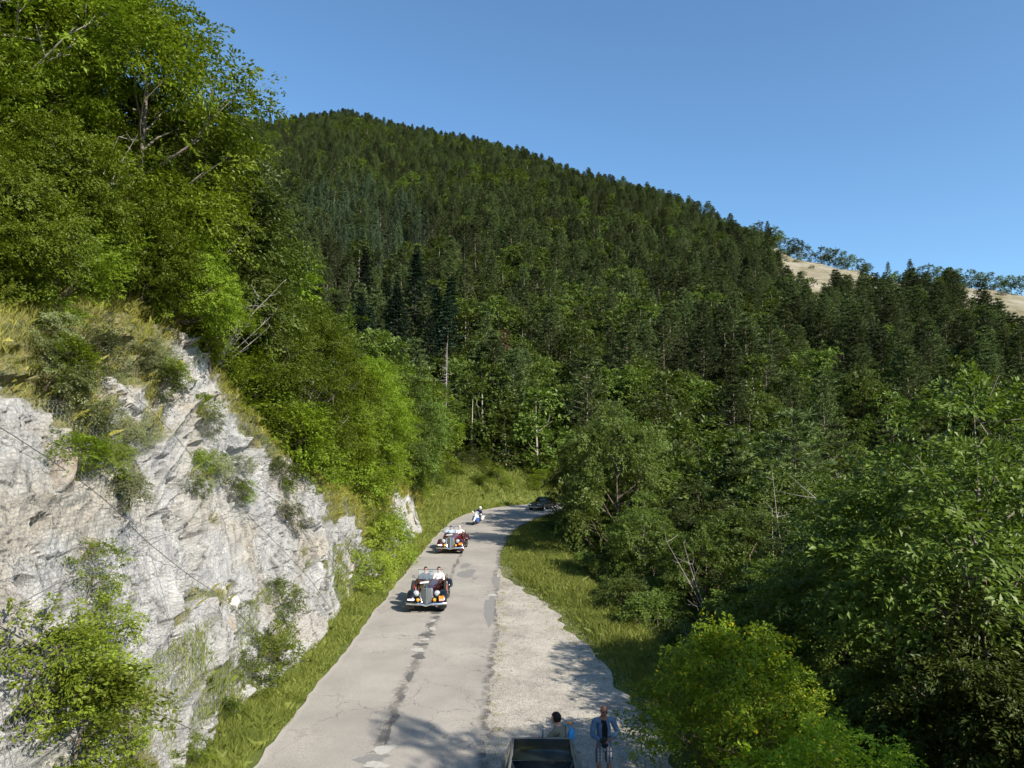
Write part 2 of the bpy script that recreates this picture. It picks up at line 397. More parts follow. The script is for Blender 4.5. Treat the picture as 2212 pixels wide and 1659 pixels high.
col = g.mix(g.math('MULTIPLY', cr, .62), col, (.045, .04, .038))
col = g.mix(g.math('MULTIPLY', g.ramp(rt, [(.945, 0), (.98, 1)]), g.ramp(g.noise(P, 1.8, 6, .8), [(.42, .0), (.55, .9)])), col, (.085, .08, .072))
col = g.mix(g.math('MULTIPLY', g.ramp(g.math('ABSOLUTE', g.math('SUBTRACT', g.math('ADD', rt, g.math('MULTIPLY', g.math('SUBTRACT', g.noise(P, .6, 4, .6), .5), .03)), .915)), [(.0, 1), (.006, 0)]), .0), col, (.50, .47, .42))
col = g.mix(g.math('MULTIPLY', g.ramp(rt, [(.0, 1), (.035, 0)]), .6), col, (.42, .38, .33))
g.l(col, b.inputs['Base Color']); b.inputs['Roughness'].default_value = .9; b.inputs['Specular IOR Level'].default_value = .2
g.l(g.bump(g.noise(P, 60, 3, .7), .35, .01), b.inputs['Normal'])
tag(link('road', me, m), kind='structure')
# tar and concrete repair patches along the seam (thin sheets)
def blobs(name, items, z, mat):
    vv = []; ff = []
    for (bx, by, rx, ry, rot, sd) in items:
        n = 34; b0 = len(vv); zr_ = lambda a_, b_: .0165 + z + .03 * math.sin(math.pi * min(1, max(0, (a_ + 5.95) / (5.95 - .6)))); vv.append((bx, by, zr_(bx, by))); rr = random.Random(sd)
        ph = [rr.uniform(0, 6.28) for _ in range(4)]
        for k in range(n):
            a = 2 * math.pi * k / n; r = 1 + .16 * math.sin(2 * a + ph[0]) + .12 * math.sin(3 * a + ph[1]) + .08 * math.sin(5 * a + ph[2]) + rr.uniform(-.13, .13)
            px, py = rx * r * math.cos(a), ry * r * math.sin(a)
            qx, qy = bx + px * math.cos(rot) - py * math.sin(rot), by + px * math.sin(rot) + py * math.cos(rot); vv.append((qx, qy, zr_(qx, qy)))
        ff += [(b0, b0 + 1 + k, b0 + 1 + (k + 1) % n) for k in range(n)]
    tag(link(name, npmesh(name, np.array(vv), np.array(ff)), mat), kind='structure')
# seam x at distance y
def sx_(y): return float(np.interp(y, [17, 44, 60], [-3.12, -3.42, -3.45]))
M['tar'] = plain('tar_patch', (.11, .105, .10), .8, var=.3, vscale=20)
M['cement'] = plain('cement_patch', (.38, .36, .325), .9, var=.3, vscale=14)
M['tar_grey'] = plain('tar_grey', (.20, .19, .18), .9, var=.3, vscale=9)
blobs('road_tar_patches', [(sx_(31.8) + .1, 31.8, .13, .22, 0, 1), (sx_(30) - .1, 30.6, .12, .2, 0, 2), (sx_(29), 29, .27, .22, 0, 3), (sx_(27.8) - .1, 27.6, .25, .18, 0, 4), (sx_(26.3), 26.1, .22, .28, .2, 5),
      (sx_(24) - .02, 23.9, .12, .42, .05, 6), (sx_(22.0), 22.0, .07, .3, 0, 7), (sx_(20) + .03, 20.4, .08, .35, 0, 8), (sx_(34), 32.6, .2, .15, 0, 9), (sx_(19), 19.4, .05, .8, .05, 10)], .008, M['tar'])
blobs('road_cement_patches', [(sx_(30) + .12, 29.9, .13, .3, 0, 11), (sx_(27) - .12, 26.9, .24, .28, 0, 12), (sx_(28.4), 28.3, .15, .2, 0, 13), (sx_(18.4) + .05, 18.35, .26, .24, .1, 15), (sx_(17.2), 17.5, .25, .2, 0, 16),
      (-.95, 36.5, .2, .3, 0, 18), (sx_(31.2), 31.2, .14, .2, 0, 20)], .004, M['cement'])
blobs('road_grey_patches', [(-2.55, 42.3, .42, 1.6, -.05, 21), (-2.8, 45, .3, .8, 0, 22), (sx_(18) - .15, 17.85, .42, .2, .2, 23), (-1.0, 33.5, .28, 2.4, 0, 24), (-.85, 40, .2, 2.0, 0, 25)], .0, M['tar_grey'])

# gravel lay-by --------------------------------------------------------------
GE = ([-60, 5, 15, 20.9, 22.6, 26.8, 32.1, 36.7, 41.5, 46], [4.4, 4.4, 4.2, 3.8, 3.3, 2.75, 1.9, .9, -.35, -.75])
ys = np.linspace(-40, 46, 360); nc = 26
xl = np.interp(ys, [-80, 17, 42, 52], [-.5, -.5, -.78, -.83]) - .35
xr = np.interp(ys, *GE) + vnoise(ys * 1.3, ys * 0, s=14) * .22 + vnoise(ys * .4, ys * 0, s=15) * .25
TT = np.linspace(0, 1, nc); gxx = xl[:, None] * (1 - TT) + xr[:, None] * TT; gyy = np.repeat(ys[:, None], nc, 1)
zz = .004 + .015 * fbm(gxx / .8, gyy / .8, s=2, o=3); zz[:, 0] = zz[:, 1] = zz[:, 2] = -.015
me = npmesh('gravel_layby', np.stack([gxx.ravel(), gyy.ravel(), zz.ravel()], 1), gridfaces(len(ys), nc), smooth=True)
m, t, b = newmat('gravel'); g = NG(t); P = g.pos()
v = g.n('TexVoronoi'); v.inputs['Scale'].default_value = 38; g.l(P, v.inputs['Vector'])
base = g.ramp(v.outputs['Color'], [(.1, (.22, .205, .18)), (.35, (.35, .33, .295)), (.9, (.49, .465, .42))])
base = g.mix(1, base, g.ramp(g.noise(P, .5, 5, .7), [(.3, (.62, .60, .57)), (.6, (1.08, 1.05, .99))]), 'MULTIPLY')
base = g.mix(g.math('MULTIPLY', g.ramp(g.noise(P, 1.6, 6, .75), [(.56, 0), (.68, 1)]), .5), base, (.13, .105, .06))
g.l(base, b.inputs['Base Color']); b.inputs['Roughness'].default_value = 1; b.inputs['Specular IOR Level'].default_value = .1
g.l(g.bump(v.outputs['Distance'], .5, .02, g.bump(g.noise(P, 9, 4, .7), .5, .04)), b.inputs['Normal'])
tag(link('gravel_layby', me, m), kind='structure')
# loose stones on the lay-by
def stones(name, pts, sizes, mat, seed=3):
    r = np.random.default_rng(seed); base = np.array([(1, 0, 0), (0, 1, 0), (-1, 0, 0), (0, -1, 0), (0, 0, .7), (0, 0, -.5)], float)
    f = np.array([(0, 1, 4), (1, 2, 4), (2, 3, 4), (3, 0, 4), (1, 0, 5), (2, 1, 5), (3, 2, 5), (0, 3, 5)])
    n = len(pts); Vv = base[None] * r.uniform(.6, 1.3, (n, 6, 1)); a = r.uniform(0, 6.28, n); c, s = np.cos(a), np.sin(a)
    X = Vv[..., 0] * c[:, None] - Vv[..., 1] * s[:, None] * .8; Y = Vv[..., 0] * s[:, None] + Vv[..., 1] * c[:, None] * .8
    Vv = np.stack([X, Y, Vv[..., 2]], -1) * np.asarray(sizes)[:, None, None] + np.asarray(pts)[:, None, :]
    return link(name, npmesh(name, Vv.reshape(-1, 3), (f[None] + (np.arange(n) * 6)[:, None, None]).reshape(-1, 3)), mat)
M['stone'] = leafmat('stone', (.22, .19, .16), (.55, .51, .44), 0, 1, .1)
n = 5200; yy = RG.uniform(14, 45, n) ** 1.0; gl = np.interp(yy, *GE); k = RG.beta(.7, .8, n)
xx = -.7 + (gl + .5 + .7) * k
tag(stones('loose_gravel', np.stack([xx, yy, np.full(n, .012)], 1), RG.gamma(2, .005, n) + .006, M['stone']), 'scattered small stones along the edges of the gravel lay-by', 'stones', kind='stuff')

# ------------------------------------------------------------------ rock cutting
ns, ntt = 1000, 230
Pb, ss = resample(OUT, ns, 66, 152)
tan = np.gradient(Pb, axis=0); tan /= np.linalg.norm(tan, axis=1)[:, None]; nrm = np.stack([-tan[:, 1], tan[:, 0]], 1)
hc = np.interp(ss, *HC)
tt = np.linspace(0, 1, ntt)
Sg = np.repeat(ss[:, None], ntt, 1); Tg = np.repeat(tt[None], ns, 0); Hg = hc[:, None]
zf = -.3 + Tg * (Hg + 1.2)                       # height up the face
v = 1.5 + np.clip(zf, -.3, None) / SLP
over = np.clip(zf - Hg - .1, 0, None)            # lip lying back over the slope above
zf = np.where(over > 0, Hg + .1 + over * .55, zf); v = v + over * 1.1
foot = np.exp(-np.clip(zf, 0, None) / .7)
# fractured blocks and bedding dipping to the left
dip = zf * .92 - (Sg) * .30 + fbm(Sg / 6, zf / 6, s=51, o=3) * 1.6
lay = dip * 1.15 + vnoise(Sg * .5, zf * .5, s=60) * .5
fr = lay - np.floor(lay)
amp = np.clip(fbm(Sg / 3.2, zf / 2.2, s=71, o=3) * 2.2 + .25, 0, 1)
ledge = (fr ** 3) * amp * .52                 # slab pushing out, undercut at its lower edge
lay2 = dip * 3.6 + Sg * .2 + vnoise(Sg * 1.5, zf * 1.5, s=61) * .7; fr2 = lay2 - np.floor(lay2)
ledge2 = fr2 ** 2 * .07 * np.clip(fbm(Sg / 1.5, zf / 1.5, s=75, o=2) * 2 + .4, 0, 1)
jx = (Sg * .8 + zf * .45 + fbm(Sg / 2, zf / 2, s=81, o=2) * 1.2); jf = np.abs((jx - np.floor(jx)) - .5) * 2
joint = -np.clip((.10 - jf) / .10, 0, 1) * .28 * np.clip(fbm(Sg / 2.5, zf / 2.5, s=83, o=2) * 2.5, 0, 1)
cellx, cellz = np.floor(Sg * .9 + zf * .3 + fbm(Sg, zf, s=90, o=2) * .5), np.floor(dip * 1.4)
Sx, Zx = Sg * .80 + fbm(Sg / 2, zf / 2, s=201, o=2) * .35, dip * .95 + fbm(Sg / 1.5, zf / 1.5, s=203, o=2) * .25
e1, r1, t1 = voro(Sx * .62, Zx * 1.05, 11); e2, r2, t2 = voro(Sx * 1.9 + 7, Zx * 2.9, 23); e3, r3, t3 = voro(Sx * 4.7, Zx * 6.5, 37)
m1 = np.clip(fbm(Sg / 4, zf / 3, s=205, o=2) * 2 + .75, .15, 1); m2 = np.clip(fbm(Sg / 2.5, zf / 2, s=207, o=2) * 2.5 + .45, 0, 1)
blocks = ((r1 - .5) * .38 + t1 * .50) * m1 + ((r2 - .5) * .15 + t2 * .20) * m2 + ((r3 - .5) * .045 + t3 * .06)
blocks -= np.clip((.05 - e1) / .05, 0, 1) * .16 * m1 + np.clip((.06 - e2) / .06, 0, 1) * .07 * m2
crack_ = np.maximum(np.clip((.045 - e1) / .03, 0, 1) * (m1 > .55), np.clip((.07 - e2) / .05, 0, 1) * np.clip(m2 * 1.6 - .7, 0, 1) * .8)
blk = (_h(cellx, cellz, cellx * 0, 5) - .5) * .42 * np.clip(fbm(Sg / 4, zf / 4, s=93, o=2) * 2.5 + .2, 0, 1)
hole = np.clip((fbm(Sg * .85 + zf * .3, zf * 1.5 - Sg * .25, s=97, o=2) - .34) * 6, 0, 1) * -.45
bulge = fbm(Sg / 5.5, zf / 4.5, s=31, o=3) * .55 + fbm(Sg / 1.4, zf / 1.2, s=33, o=3) * .05 + fbm(Sg * 4.5, zf * 4.5, s=35, o=3) * .05
fade = np.clip(1 - over / .7, 0, 1) * np.clip((zf + .3) / .6, 0, 1)
disp = (bulge + ledge * .7 + ledge2 + joint * .5 + blocks + hole + foot * .35) * fade
endf = np.clip((ss - 66) / 1.5, 0, 1) * np.clip((152 - ss) / 10, 0, 1)
ch, cz_ = .89, .45
vv = v - disp * ch - (1 - endf[:, None]) * -.6
X = Pb[:, 0][:, None] + nrm[:, 0][:, None] * vv; Y = Pb[:, 1][:, None] + nrm[:, 1][:, None] * vv; Z = zf + disp * cz_ * .6 - .03
me = npmesh('rock_face', np.stack([X, Y, Z], -1).reshape(-1, 3), gridfaces(ns, ntt)[:, ::-1], smooth=False)
# where soil and plants hold: high on the near face, all of the stretch between the two rock faces
hrel = zf / np.maximum(Hg, .5)
yS = Sg - 80
veg = (hrel - np.interp(yS, [-10, 14, 18, 21, 24, 27, 33, 38, 42, 48, 51, 58, 64, 70, 90], [.60, .62, .66, .74, .82, .84, .74, .55, .15, .12, .62, .66, .45, .25, .0])) * 3.2 + fbm(Sg / 2.2, zf / 1.3, s=101, o=4) * 1.6
veg = np.clip(veg, 0, 1)
sp = np.clip((fbm(Sg / 1.8, zf / 1.0, s=111, o=3) - .33) * 4, 0, 1) * (hrel < .8)   # scattered footholds
veg = np.maximum(veg, sp * .8)
fattr(me, 'veg', veg)
fattr(me, 'crk', crack_ * fade)
fattr(me, 'tan', np.clip(fbm(Sg / 2.5, zf / 1.5, s=121, o=4) * 2.2 + .1 + (hrel - .5) * 1.1, 0, 1))
fattr(me, 'rubble', np.clip((fbm(Sg / 3, zf / 3, s=131, o=3)) * 2.5 + foot * 1.6 - .2 + np.clip((hrel - .6) * 2, 0, 1), 0, 1))
m, t, b = newmat('marl_rock'); g = NG(t); P = g.pos()
gn = g.noise(P, 1.1, 6, .7, .6)
col = g.ramp(gn, [(.28, (.22, .22, .222)), (.45, (.36, .35, .335)), (.62, (.44, .43, .41)), (.8, (.30, .298, .295))])
col = g.mix(g.math('MULTIPLY', g.attr('tan'), .50), col, g.ramp(g.noise(P, 2.2, 5, .7), [(.3, (.25, .195, .115)), (.7, (.44, .385, .285))]))
st = g.n('Mapping'); st.inputs['Scale'].default_value = (2.5, 2.5, .5); st.inputs['Rotation'].default_value = (R_(25), 0, 0); g.l(P, st.inputs[0])
col = g.mix(.55, col, g.ramp(g.noise(st.outputs[0], 2.4, 6, .8), [(.3, (.45, .44, .42)), (.5, (1, 1, 1)), (.7, (1.0, .97, .92))]), 'MULTIPLY')
vr = g.n('TexVoronoi', feature='DISTANCE_TO_EDGE'); vr.inputs['Scale'].default_value = 5.5
nz = g.n('TexNoise'); nz.inputs['Scale'].default_value = 3; nz.inputs['Detail'].default_value = 5; g.l(P, nz.inputs['Vector'])
ad = g.n('VectorMath', operation='ADD'); sk = g.n('VectorMath', operation='SCALE'); sk.inputs['Scale'].default_value = .7
g.l(nz.outputs['Color'], sk.inputs[0]); g.l(P, ad.inputs[0]); g.l(sk.outputs[0], ad.inputs[1]); g.l(ad.outputs[0], vr.inputs['Vector'])
rub = g.attr('rubble')
crk = g.math('MULTIPLY', g.ramp(vr.outputs['Distance'], [(0, 1), (.05, 0)]), g.ramp(g.noise(P, .8, 3), [(.45, 0), (.6, 1)]))
col = g.mix(g.math('MULTIPLY', crk, g.math('MULTIPLY', rub, .8)), col, (.10, .085, .07))
fm = g.n('Mapping'); fm.inputs['Rotation'].default_value = (R_(-20), 0, 0); fm.inputs['Scale'].default_value = (1, .45, 1.5); g.l(ad.outputs[0], fm.inputs[0])
v2 = g.n('TexVoronoi', feature='DISTANCE_TO_EDGE'); v2.inputs['Scale'].default_value = 1.5; g.l(fm.outputs[0], v2.inputs['Vector'])
fl_ = g.math('MULTIPLY', g.ramp(v2.outputs['Distance'], [(0, 1), (.022, 0)]), g.ramp(g.noise(P, .9, 3), [(.44, 0), (.54, 1)])); col = g.mix(g.math('MULTIPLY', fl_, .85), col, (.05, .045, .04))
col = g.mix(g.math('MULTIPLY', g.attr('crk'), .8), col, (.055, .048, .042))
sp = g.noise(P, 26, 3, .8); col = g.mix(g.math('MULTIPLY', g.ramp(sp, [(.60, 0), (.66, 1)]), g.math('MULTIPLY_ADD', rub, .6, .12)), col, (.09, .075, .06))
soil = g.ramp(g.noise(P, 2.4, 6, .75), [(.3, (.05, .065, .02)), (.48, (.13, .135, .045)), (.62, (.21, .175, .085)), (.8, (.33, .29, .21))])
vg = g.math('ADD', g.attr('veg'), g.math('MULTIPLY', g.math('SUBTRACT', g.noise(P, 3, 5, .7), .5), .6))
col = g.mix(g.ramp(vg, [(.35, 0), (.6, .9)]), col, soil)
g.l(col, b.inputs['Base Color']); b.inputs['Roughness'].default_value = .95; b.inputs['Specular IOR Level'].default_value = .12
h1 = g.bump(g.noise(P, 3.2, 8, .72), .7, .22); h2 = g.bump(g.noise(P, 17, 5, .7), .5, .03, h1)
g.l(h2, b.inputs['Normal'])
tag(link('rock_face', me, m), kind='structure')
CL = np.stack([X, Y, Z], -1); CLV = veg; CLH = hrel; CLS = yS
# ------------------------------------------------------------------ foliage meshes
def unit(a): return a / np.maximum(np.linalg.norm(a, axis=-1, keepdims=True), 1e-9)
def leafV(P, A, N, L, Wd):
    A = unit(A); S_ = unit(np.cross(A, N)); Nn = np.cross(S_, A)
    L = np.asarray(L)[..., None]; Wd = np.asarray(Wd)[..., None]
    v = np.stack([P, P + A * L * .45 + S_ * Wd * .5 + Nn * Wd * .12, P + A * L - Nn * L * .12, P + A * L * .45 - S_ * Wd * .5 + Nn * Wd * .12], -2)
    return v.reshape(-1, 3)
def quads(n): return (np.arange(n * 4)).reshape(n, 4)
def sprays(r, p0, d, Ls, k, L, Wd, droop=.35, flat=.75, wid=.38, up=.12):
    """leafy twigs: p0, d (n,3); k leaves each"""
    n = len(p0); t = np.sort(r.uniform(.0, 1, (n, k)), 1); side = r.choice([-1, 1], (n, k))
    zup = np.array([0, 0, 1.0]); nn = unit(zup * flat + d * .15 + r.normal(0, .33, (n, 3)))
    s = unit(np.cross(d, nn)); Lsv = Ls[:, None]
    lat = side * r.uniform(.05, 1, (n, k)) * (1.05 - t) ** .7 * wid * Lsv
    P = p0[:, None] + d[:, None] * (t * Lsv)[..., None] + s[:, None] * lat[..., None] + nn[:, None] * r.normal(0, .05, (n, k))[..., None] * Lsv[..., None]
    P[..., 2] -= droop * t ** 2 * Lsv + np.abs(lat) * .25
    A = d[:, None] * .7 + s[:, None] * (side * .8)[..., None] + r.normal(0, .35, (n, k, 3)); A[..., 2] -= .25
    N = nn[:, None] + r.normal(0, .32, (n, k, 3)) + zup * up
    sz = r.uniform(.7, 1.25, (n, k))
    return leafV(P.reshape(-1, 3), A.reshape(-1, 3), N.reshape(-1, 3), (L * sz).ravel(), (Wd * sz).ravel())
def wood(seed, H, r0, tips, bend=.25, nlimb=None, z0=.18, twig=.02):
    rr = random.Random(seed); b = MB(); n = 7
    tp = [(bend * math.sin(i / n * 2.3 + seed) * H * .06, bend * math.cos(i / n * 1.9 + seed * 2) * H * .06 - bend * H * .06 * math.cos(seed * 2), H * .93 * i / n - .35) for i in range(n + 1)]
    tp[0] = (0, 0, -.6); b.tube(tp, [r0 * (1.25 if i == 0 else (1 - i / n) ** .8 + .06) for i in range(n + 1)], 8)
    for c in tips:
        c = Vector(c); hz = max(z0 * H, c.z - (.35 + .35 * rr.random()) * math.hypot(c.x, c.y) - .06 * H)
        hz = min(hz, H * .88); f = (hz + .35) / (H * .93) * n; i = min(int(f), n - 1); a = Vector(tp[i]).lerp(Vector(tp[i + 1]), f - i)
        m1 = a.lerp(c, .5) + Vector((0, 0, -.04 * H * rr.random())) + Vector((rr.uniform(-.2, .2), rr.uniform(-.2, .2), 0))
        ra = r0 * (1 - hz / H) * .42 + twig
        b.tube([a, m1, c], [ra, ra * .6, ra * .22], 5, cap=False)
        for _ in range(3):
            e = c + Vector((rr.gauss(0, 1), rr.gauss(0, 1), rr.gauss(.3, .6))).normalized() * H * .09
            b.tube([m1.lerp(c, rr.uniform(.2, .9)), e], [ra * .3, .008], 4, cap=False)
    return b
def crown_broad(seed, H, R, nsp, k, L, Wd, nl=22, zlo=.22, Ls=1.5, shape=1.0, spread=.3, lobe=(.24, .42)):
    r = np.random.default_rng(seed)
    t = np.sort(r.uniform(0, 1, nl)); t[-1] = .98
    z = (zlo + (1 - zlo - .08) * t) * H
    prof = np.sin(np.clip(.12 + t * .92, 0, 1) * math.pi) ** .6 * shape
    a = np.arange(nl) * 2.4 + r.uniform(-.5, .5, nl); rad = R * prof * r.uniform(.45, .9, nl); rad[-1] = R * .1
    C = np.stack([rad * np.cos(a), rad * np.sin(a), z], 1); lr = R * r.uniform(*lobe, nl)
    # core lobes
    li = r.choice(nl, nsp, p=lr ** 2 / (lr ** 2).sum())
    d = unit(r.normal(0, 1, (nsp, 3)) + np.array([0, 0, .25])); ax = C[li].copy(); ax[:, 2] = (ax[:, 2] - H * .45) * .35
    d = unit(d + unit(ax + 1e-3) * .45); dz = d.copy(); dz[:, 2] *= .75
    p0 = C[li] + dz * (lr[li] * r.uniform(.25, .9, nsp) ** .7)[:, None]
    dd = d.copy(); dd[:, 2] = dd[:, 2] * .45 + .08; dd = unit(dd)
    return sprays(r, p0, dd, Ls * r.uniform(.6, 1.25, nsp), k, L, Wd, wid=spread + .1), C
def crown_pine(seed, H, R, z0=.3, dz=.6, nb=6, ntuft=5, nbl=5, L=.5, Wd=.12, up=.25, power=.75, droop=0.0, flat=0.):
    r = np.random.default_rng(seed); P = []; A = []; N = []; tips = []
    z = H * z0; 
    while z < H - .1:
        t = (z - H * z0) / (H * (1 - z0)); rr = R * (1 - t) ** power * (.55 + .45 * min(1, t * 4 + .35)); a0 = r.uniform(0, 6.28)
        m = nb if t < .85 else 4
        for b in range(m):
            a = a0 + b * 2 * math.pi / m + r.normal(0, .2); ln = rr * r.uniform(.55, 1.12) + .15
            if r.random() < .12: continue
            d = np.array([math.cos(a), math.sin(a), 0]); tip = d * ln + np.array([0, 0, z + up * ln - droop * ln]); tips.append((z, tip))
            q = np.linspace(.28 if ln > 1 else .1, 1, ntuft) + r.uniform(-.06, .06, ntuft)
            for qi in q:
                c = d * ln * qi + np.array([0, 0, z + (up * qi * qi - droop * qi) * ln]) + r.normal(0, .07 * ln + .03, 3) * np.array([1, 1, .4 if flat else .7])
                s = np.array([-d[1], d[0], 0])
                for _ in range(nbl):
                    P.append(c); v = d * r.uniform(.1, 1.0) + s * r.normal(0, .75) + np.array([0, 0, r.uniform(-.1, .9) if not flat else r.uniform(-.35, .25)])
                    A.append(v); N.append(r.normal(0, 1 if not flat else .35, 3) + np.array([0, 0, .6 if not flat else 1.2]))
        z += dz * r.uniform(.8, 1.2)
    P = np.array(P); sz = r.uniform(.7, 1.3, len(P))
    return leafV(P, np.array(A), np.array(N), L * sz, Wd * sz), tips
def wood_pine(seed, H, r0, tips, every=1, zb=.0):
    rr = random.Random(seed); b = MB(); w = [rr.uniform(-.08, .08) for _ in range(8)]
    b.tube([(w[i], w[-i - 1] if i else 0, -.6 + (H + .4) * i / 7) for i in range(8)], [r0 * (1 - i / 7.3) for i in range(8)], 7)
    for z, tip in tips[::every]: b.tube([(0, 0, z), tuple(np.array(tip) * np.array([.85, .85, 1]) - np.array([0, 0, .0]))], [max(.02, r0 * .22), .012], 4, cap=False)
    for _ in range(10):      # dead stubs below the crown
        z = rr.uniform(.08, .4) * H; a = rr.uniform(0, 6.28); l = rr.uniform(.4, 1.1)
        b.tube([(0, 0, z), (math.cos(a) * l, math.sin(a) * l, z - .1)], [.025, .01], 4, cap=False)
    return b
def mbmesh(b, name, mat):
    me = bpy.data.meshes.new(name); me.from_pydata(b.v, [], b.f); me.polygons.foreach_set('use_smooth', [True] * len(me.polygons)); me.materials.append(mat); me.update(); return me
def leafmesh(name, V, mat): me = npmesh(name, V, quads(len(V) // 4)); me.materials.append(mat); return me
def remat(me, mat): m2 = me.copy(); m2.materials.clear(); m2.materials.append(mat); return m2

VAR = {}
def addvar(kind, crown, trunk, H): VAR.setdefault(kind, []).append((crown, trunk, H))
for i in range(4):
    H, R = (10.5, 3.3) if i % 2 else (9.5, 3.7)
    V, C = crown_broad(100 + i, H, R, 860, 60, .132, .072, nl=28, Ls=1.4, lobe=(.18, .31))
    tr = mbmesh(wood(i + 3, H, .13, C), 'trunk', M['bark_pale' if i == 0 else 'bark_mid'])
    addvar('near', leafmesh('crown', V, M['leaf_bright']), tr, H)
for i in range(3):
    H, R = (10.5, 3.3) if i % 2 else (9.5, 3.7)
    V, C = crown_broad(120 + i, H, R, 780, 58, .15, .078, nl=36, Ls=1.15, lobe=(.16, .27), zlo=.14)
    tr = mbmesh(wood(i + 63, H, .13, C), 'trunk', M['bark_mid']); c = leafmesh('crown', V, M['leaf_mid'])
    addvar('near_mid', c, tr, H); addvar('near_dark', remat(c, M['leaf_dark']), remat(tr, M['bark']), H)
for i in range(3):
    H, R = 9.5, (3.2, 3.6, 2.8)[i]
    V, C = crown_broad(140 + i, H, R, 340, 34, .27, .15, nl=24, Ls=1.3)
    tr = mbmesh(wood(i + 23, H, .14, C[::2]), 'trunk', M['bark_mid'])
    c = leafmesh('crown', V, M['leaf_mid']); addvar('mid', c, tr, H); addvar('mid_dark', remat(c, M['leaf_dark']), remat(tr, M['bark']), H); addvar('mid_bright', remat(c, M['leaf_bright']), tr, H)
for i in range(3):
    V, C = crown_broad(170 + i, 2.4, 1.3, 170, 34, .10, .06, nl=12, zlo=.05, Ls=.75)
    tr = mbmesh(wood(i + 43, 2.2, .045, C, z0=.02, twig=.008), 'stem', M['bark'])
    c = leafmesh('foliage', V, M['leaf_bright']); addvar('shrub', c, tr, 2.4); addvar('shrub_vine', remat(c, M['leaf_vine']), tr, 2.4); addvar('shrub_dark', remat(c, M['leaf_mid']), tr, 2.4); addvar('shrub_olive', remat(c, M['leaf_olive']), tr, 2.4)
for i in range(2):
    V, C = crown_broad(180 + i, 4.6, 2.3, 520, 60, .115, .055, nl=20, zlo=.1, Ls=.95)
    addvar('yellow', leafmesh('crown', V, M['leaf_yellow']), mbmesh(wood(i + 53, 4.6, .08, C, z0=.06), 'trunk', M['bark']), 4.6)
for i in range(2): addvar('low', remat(VAR['yellow'][i][0], M['leaf_bright']), VAR['yellow'][i][1], 4.6)
for i in range(5):
    H, R = 12.5, (3.4, 3.0, 3.8, 3.2, 3.0)[i]
    V, tp = crown_pine(200 + i, H, R, z0=(.2, .3, .15, .32, .24)[i], dz=.6, nb=7, ntuft=6, nbl=7, L=.5, Wd=.115, up=.18, power=(.8, .7, .9, .65, .8)[i])
    addvar('pine', leafmesh('crown', V, M['needle']), mbmesh(wood_pine(i, H, .16, tp, 3), 'trunk', M['bark_pine']), H)
for i in range(2):
    V, tp = crown_pine(220 + i, 13.5, 3.0, z0=.25, dz=.55, nb=7, ntuft=8, nbl=9, L=.36, Wd=.05, up=.35)
    addvar('pine_near', leafmesh('crown', V, M['needle']), mbmesh(wood_pine(i + 9, 13.5, .17, tp, 1), 'trunk', M['bark_pine']), 13.5)
for i in range(2):
    V, tp = crown_pine(230 + i, 15, 3.1, z0=.08, dz=.5, nb=8, ntuft=7, nbl=6, L=.42, Wd=.13, up=.12, droop=.28, power=.95, flat=1)
    addvar('fir', leafmesh('crown', V, M['needle_fir']), mbmesh(wood_pine(i + 13, 15, .18, tp, 4), 'trunk', M['bark']), 15)
V, tp = crown_pine(240, 12.5, 2.1, z0=.12, dz=.5, nb=7, ntuft=6, nbl=6, L=.42, Wd=.10, power=.9, droop=.05)
addvar('larch', leafmesh('crown', V, M['needle_pale']), mbmesh(wood_pine(15, 12.5, .13, tp, 4), 'trunk', M['bark_pine']), 12.5)
V, tp = crown_pine(241, 10, 1.6, z0=.3, dz=.6, nb=5, ntuft=4, nbl=4, L=.4, Wd=.10)
addvar('rust', leafmesh('crown', V, M['needle_rust']), mbmesh(wood_pine(16, 10, .12, tp, 1), 'trunk', M['dead']), 10)
def far_crown(seed, H, R, n, L, mat):        # for trees some 150 m away or more
    V, C = crown_broad(seed, H, R, n, 16, L, L * .6, nl=16, Ls=1.1, zlo=.1); return leafmesh('crown', V, mat), mbmesh(wood(seed, H, .13, C[::4]), 'trunk', M['bark_pale'])
for i in range(3):
    c, tr = far_crown(250 + i, 9.5, 3.2, 190, .42, M['leaf_dark']); addvar('far', c, tr, 9.5); addvar('far_mid', remat(c, M['leaf_mid']), tr, 9.5)

NMS = dict(near='broadleaf_tree', near_mid='broadleaf_tree', near_dark='broadleaf_tree', mid='broadleaf_tree', mid_dark='broadleaf_tree', mid_bright='broadleaf_tree', far='broadleaf_tree', far_mid='broadleaf_tree',
           shrub='shrub', shrub_vine='shrub', shrub_olive='shrub', shrub_dark='shrub', yellow='small_tree', low='small_tree', pine='pine_tree', pine_near='pine_tree', fir='fir_tree', larch='larch_tree', rust='pine_tree')
CAT = dict(broadleaf_tree='broadleaf tree', shrub='shrub', small_tree='small tree', pine_tree='pine tree', fir_tree='fir tree', larch_tree='larch tree')
def plant(kind, x, y, h, label, group=None, z=None, wide=1.0, rz=None, v=None, tilt=(0, 0), sink=.15):
    vs_ = VAR[kind]; c, tr, H = vs_[rnd.randrange(len(vs_)) if v is None else v % len(vs_)]; nm = NMS[kind]
    z = tz(x, y) if z is None else z
    s = h / H; e = empty(nm, (x, y, z - sink), label=label, cat=CAT[nm], group=group)
    e.rotation_euler = (tilt[0], tilt[1], rnd.uniform(0, 6.28) if rz is None else rz); e.scale = (s * wide, s * wide, s)
    link('trunk' if nm != 'shrub' else 'stem', tr, None, e); link('crown' if nm != 'shrub' else 'foliage', c, None, e)
    return e

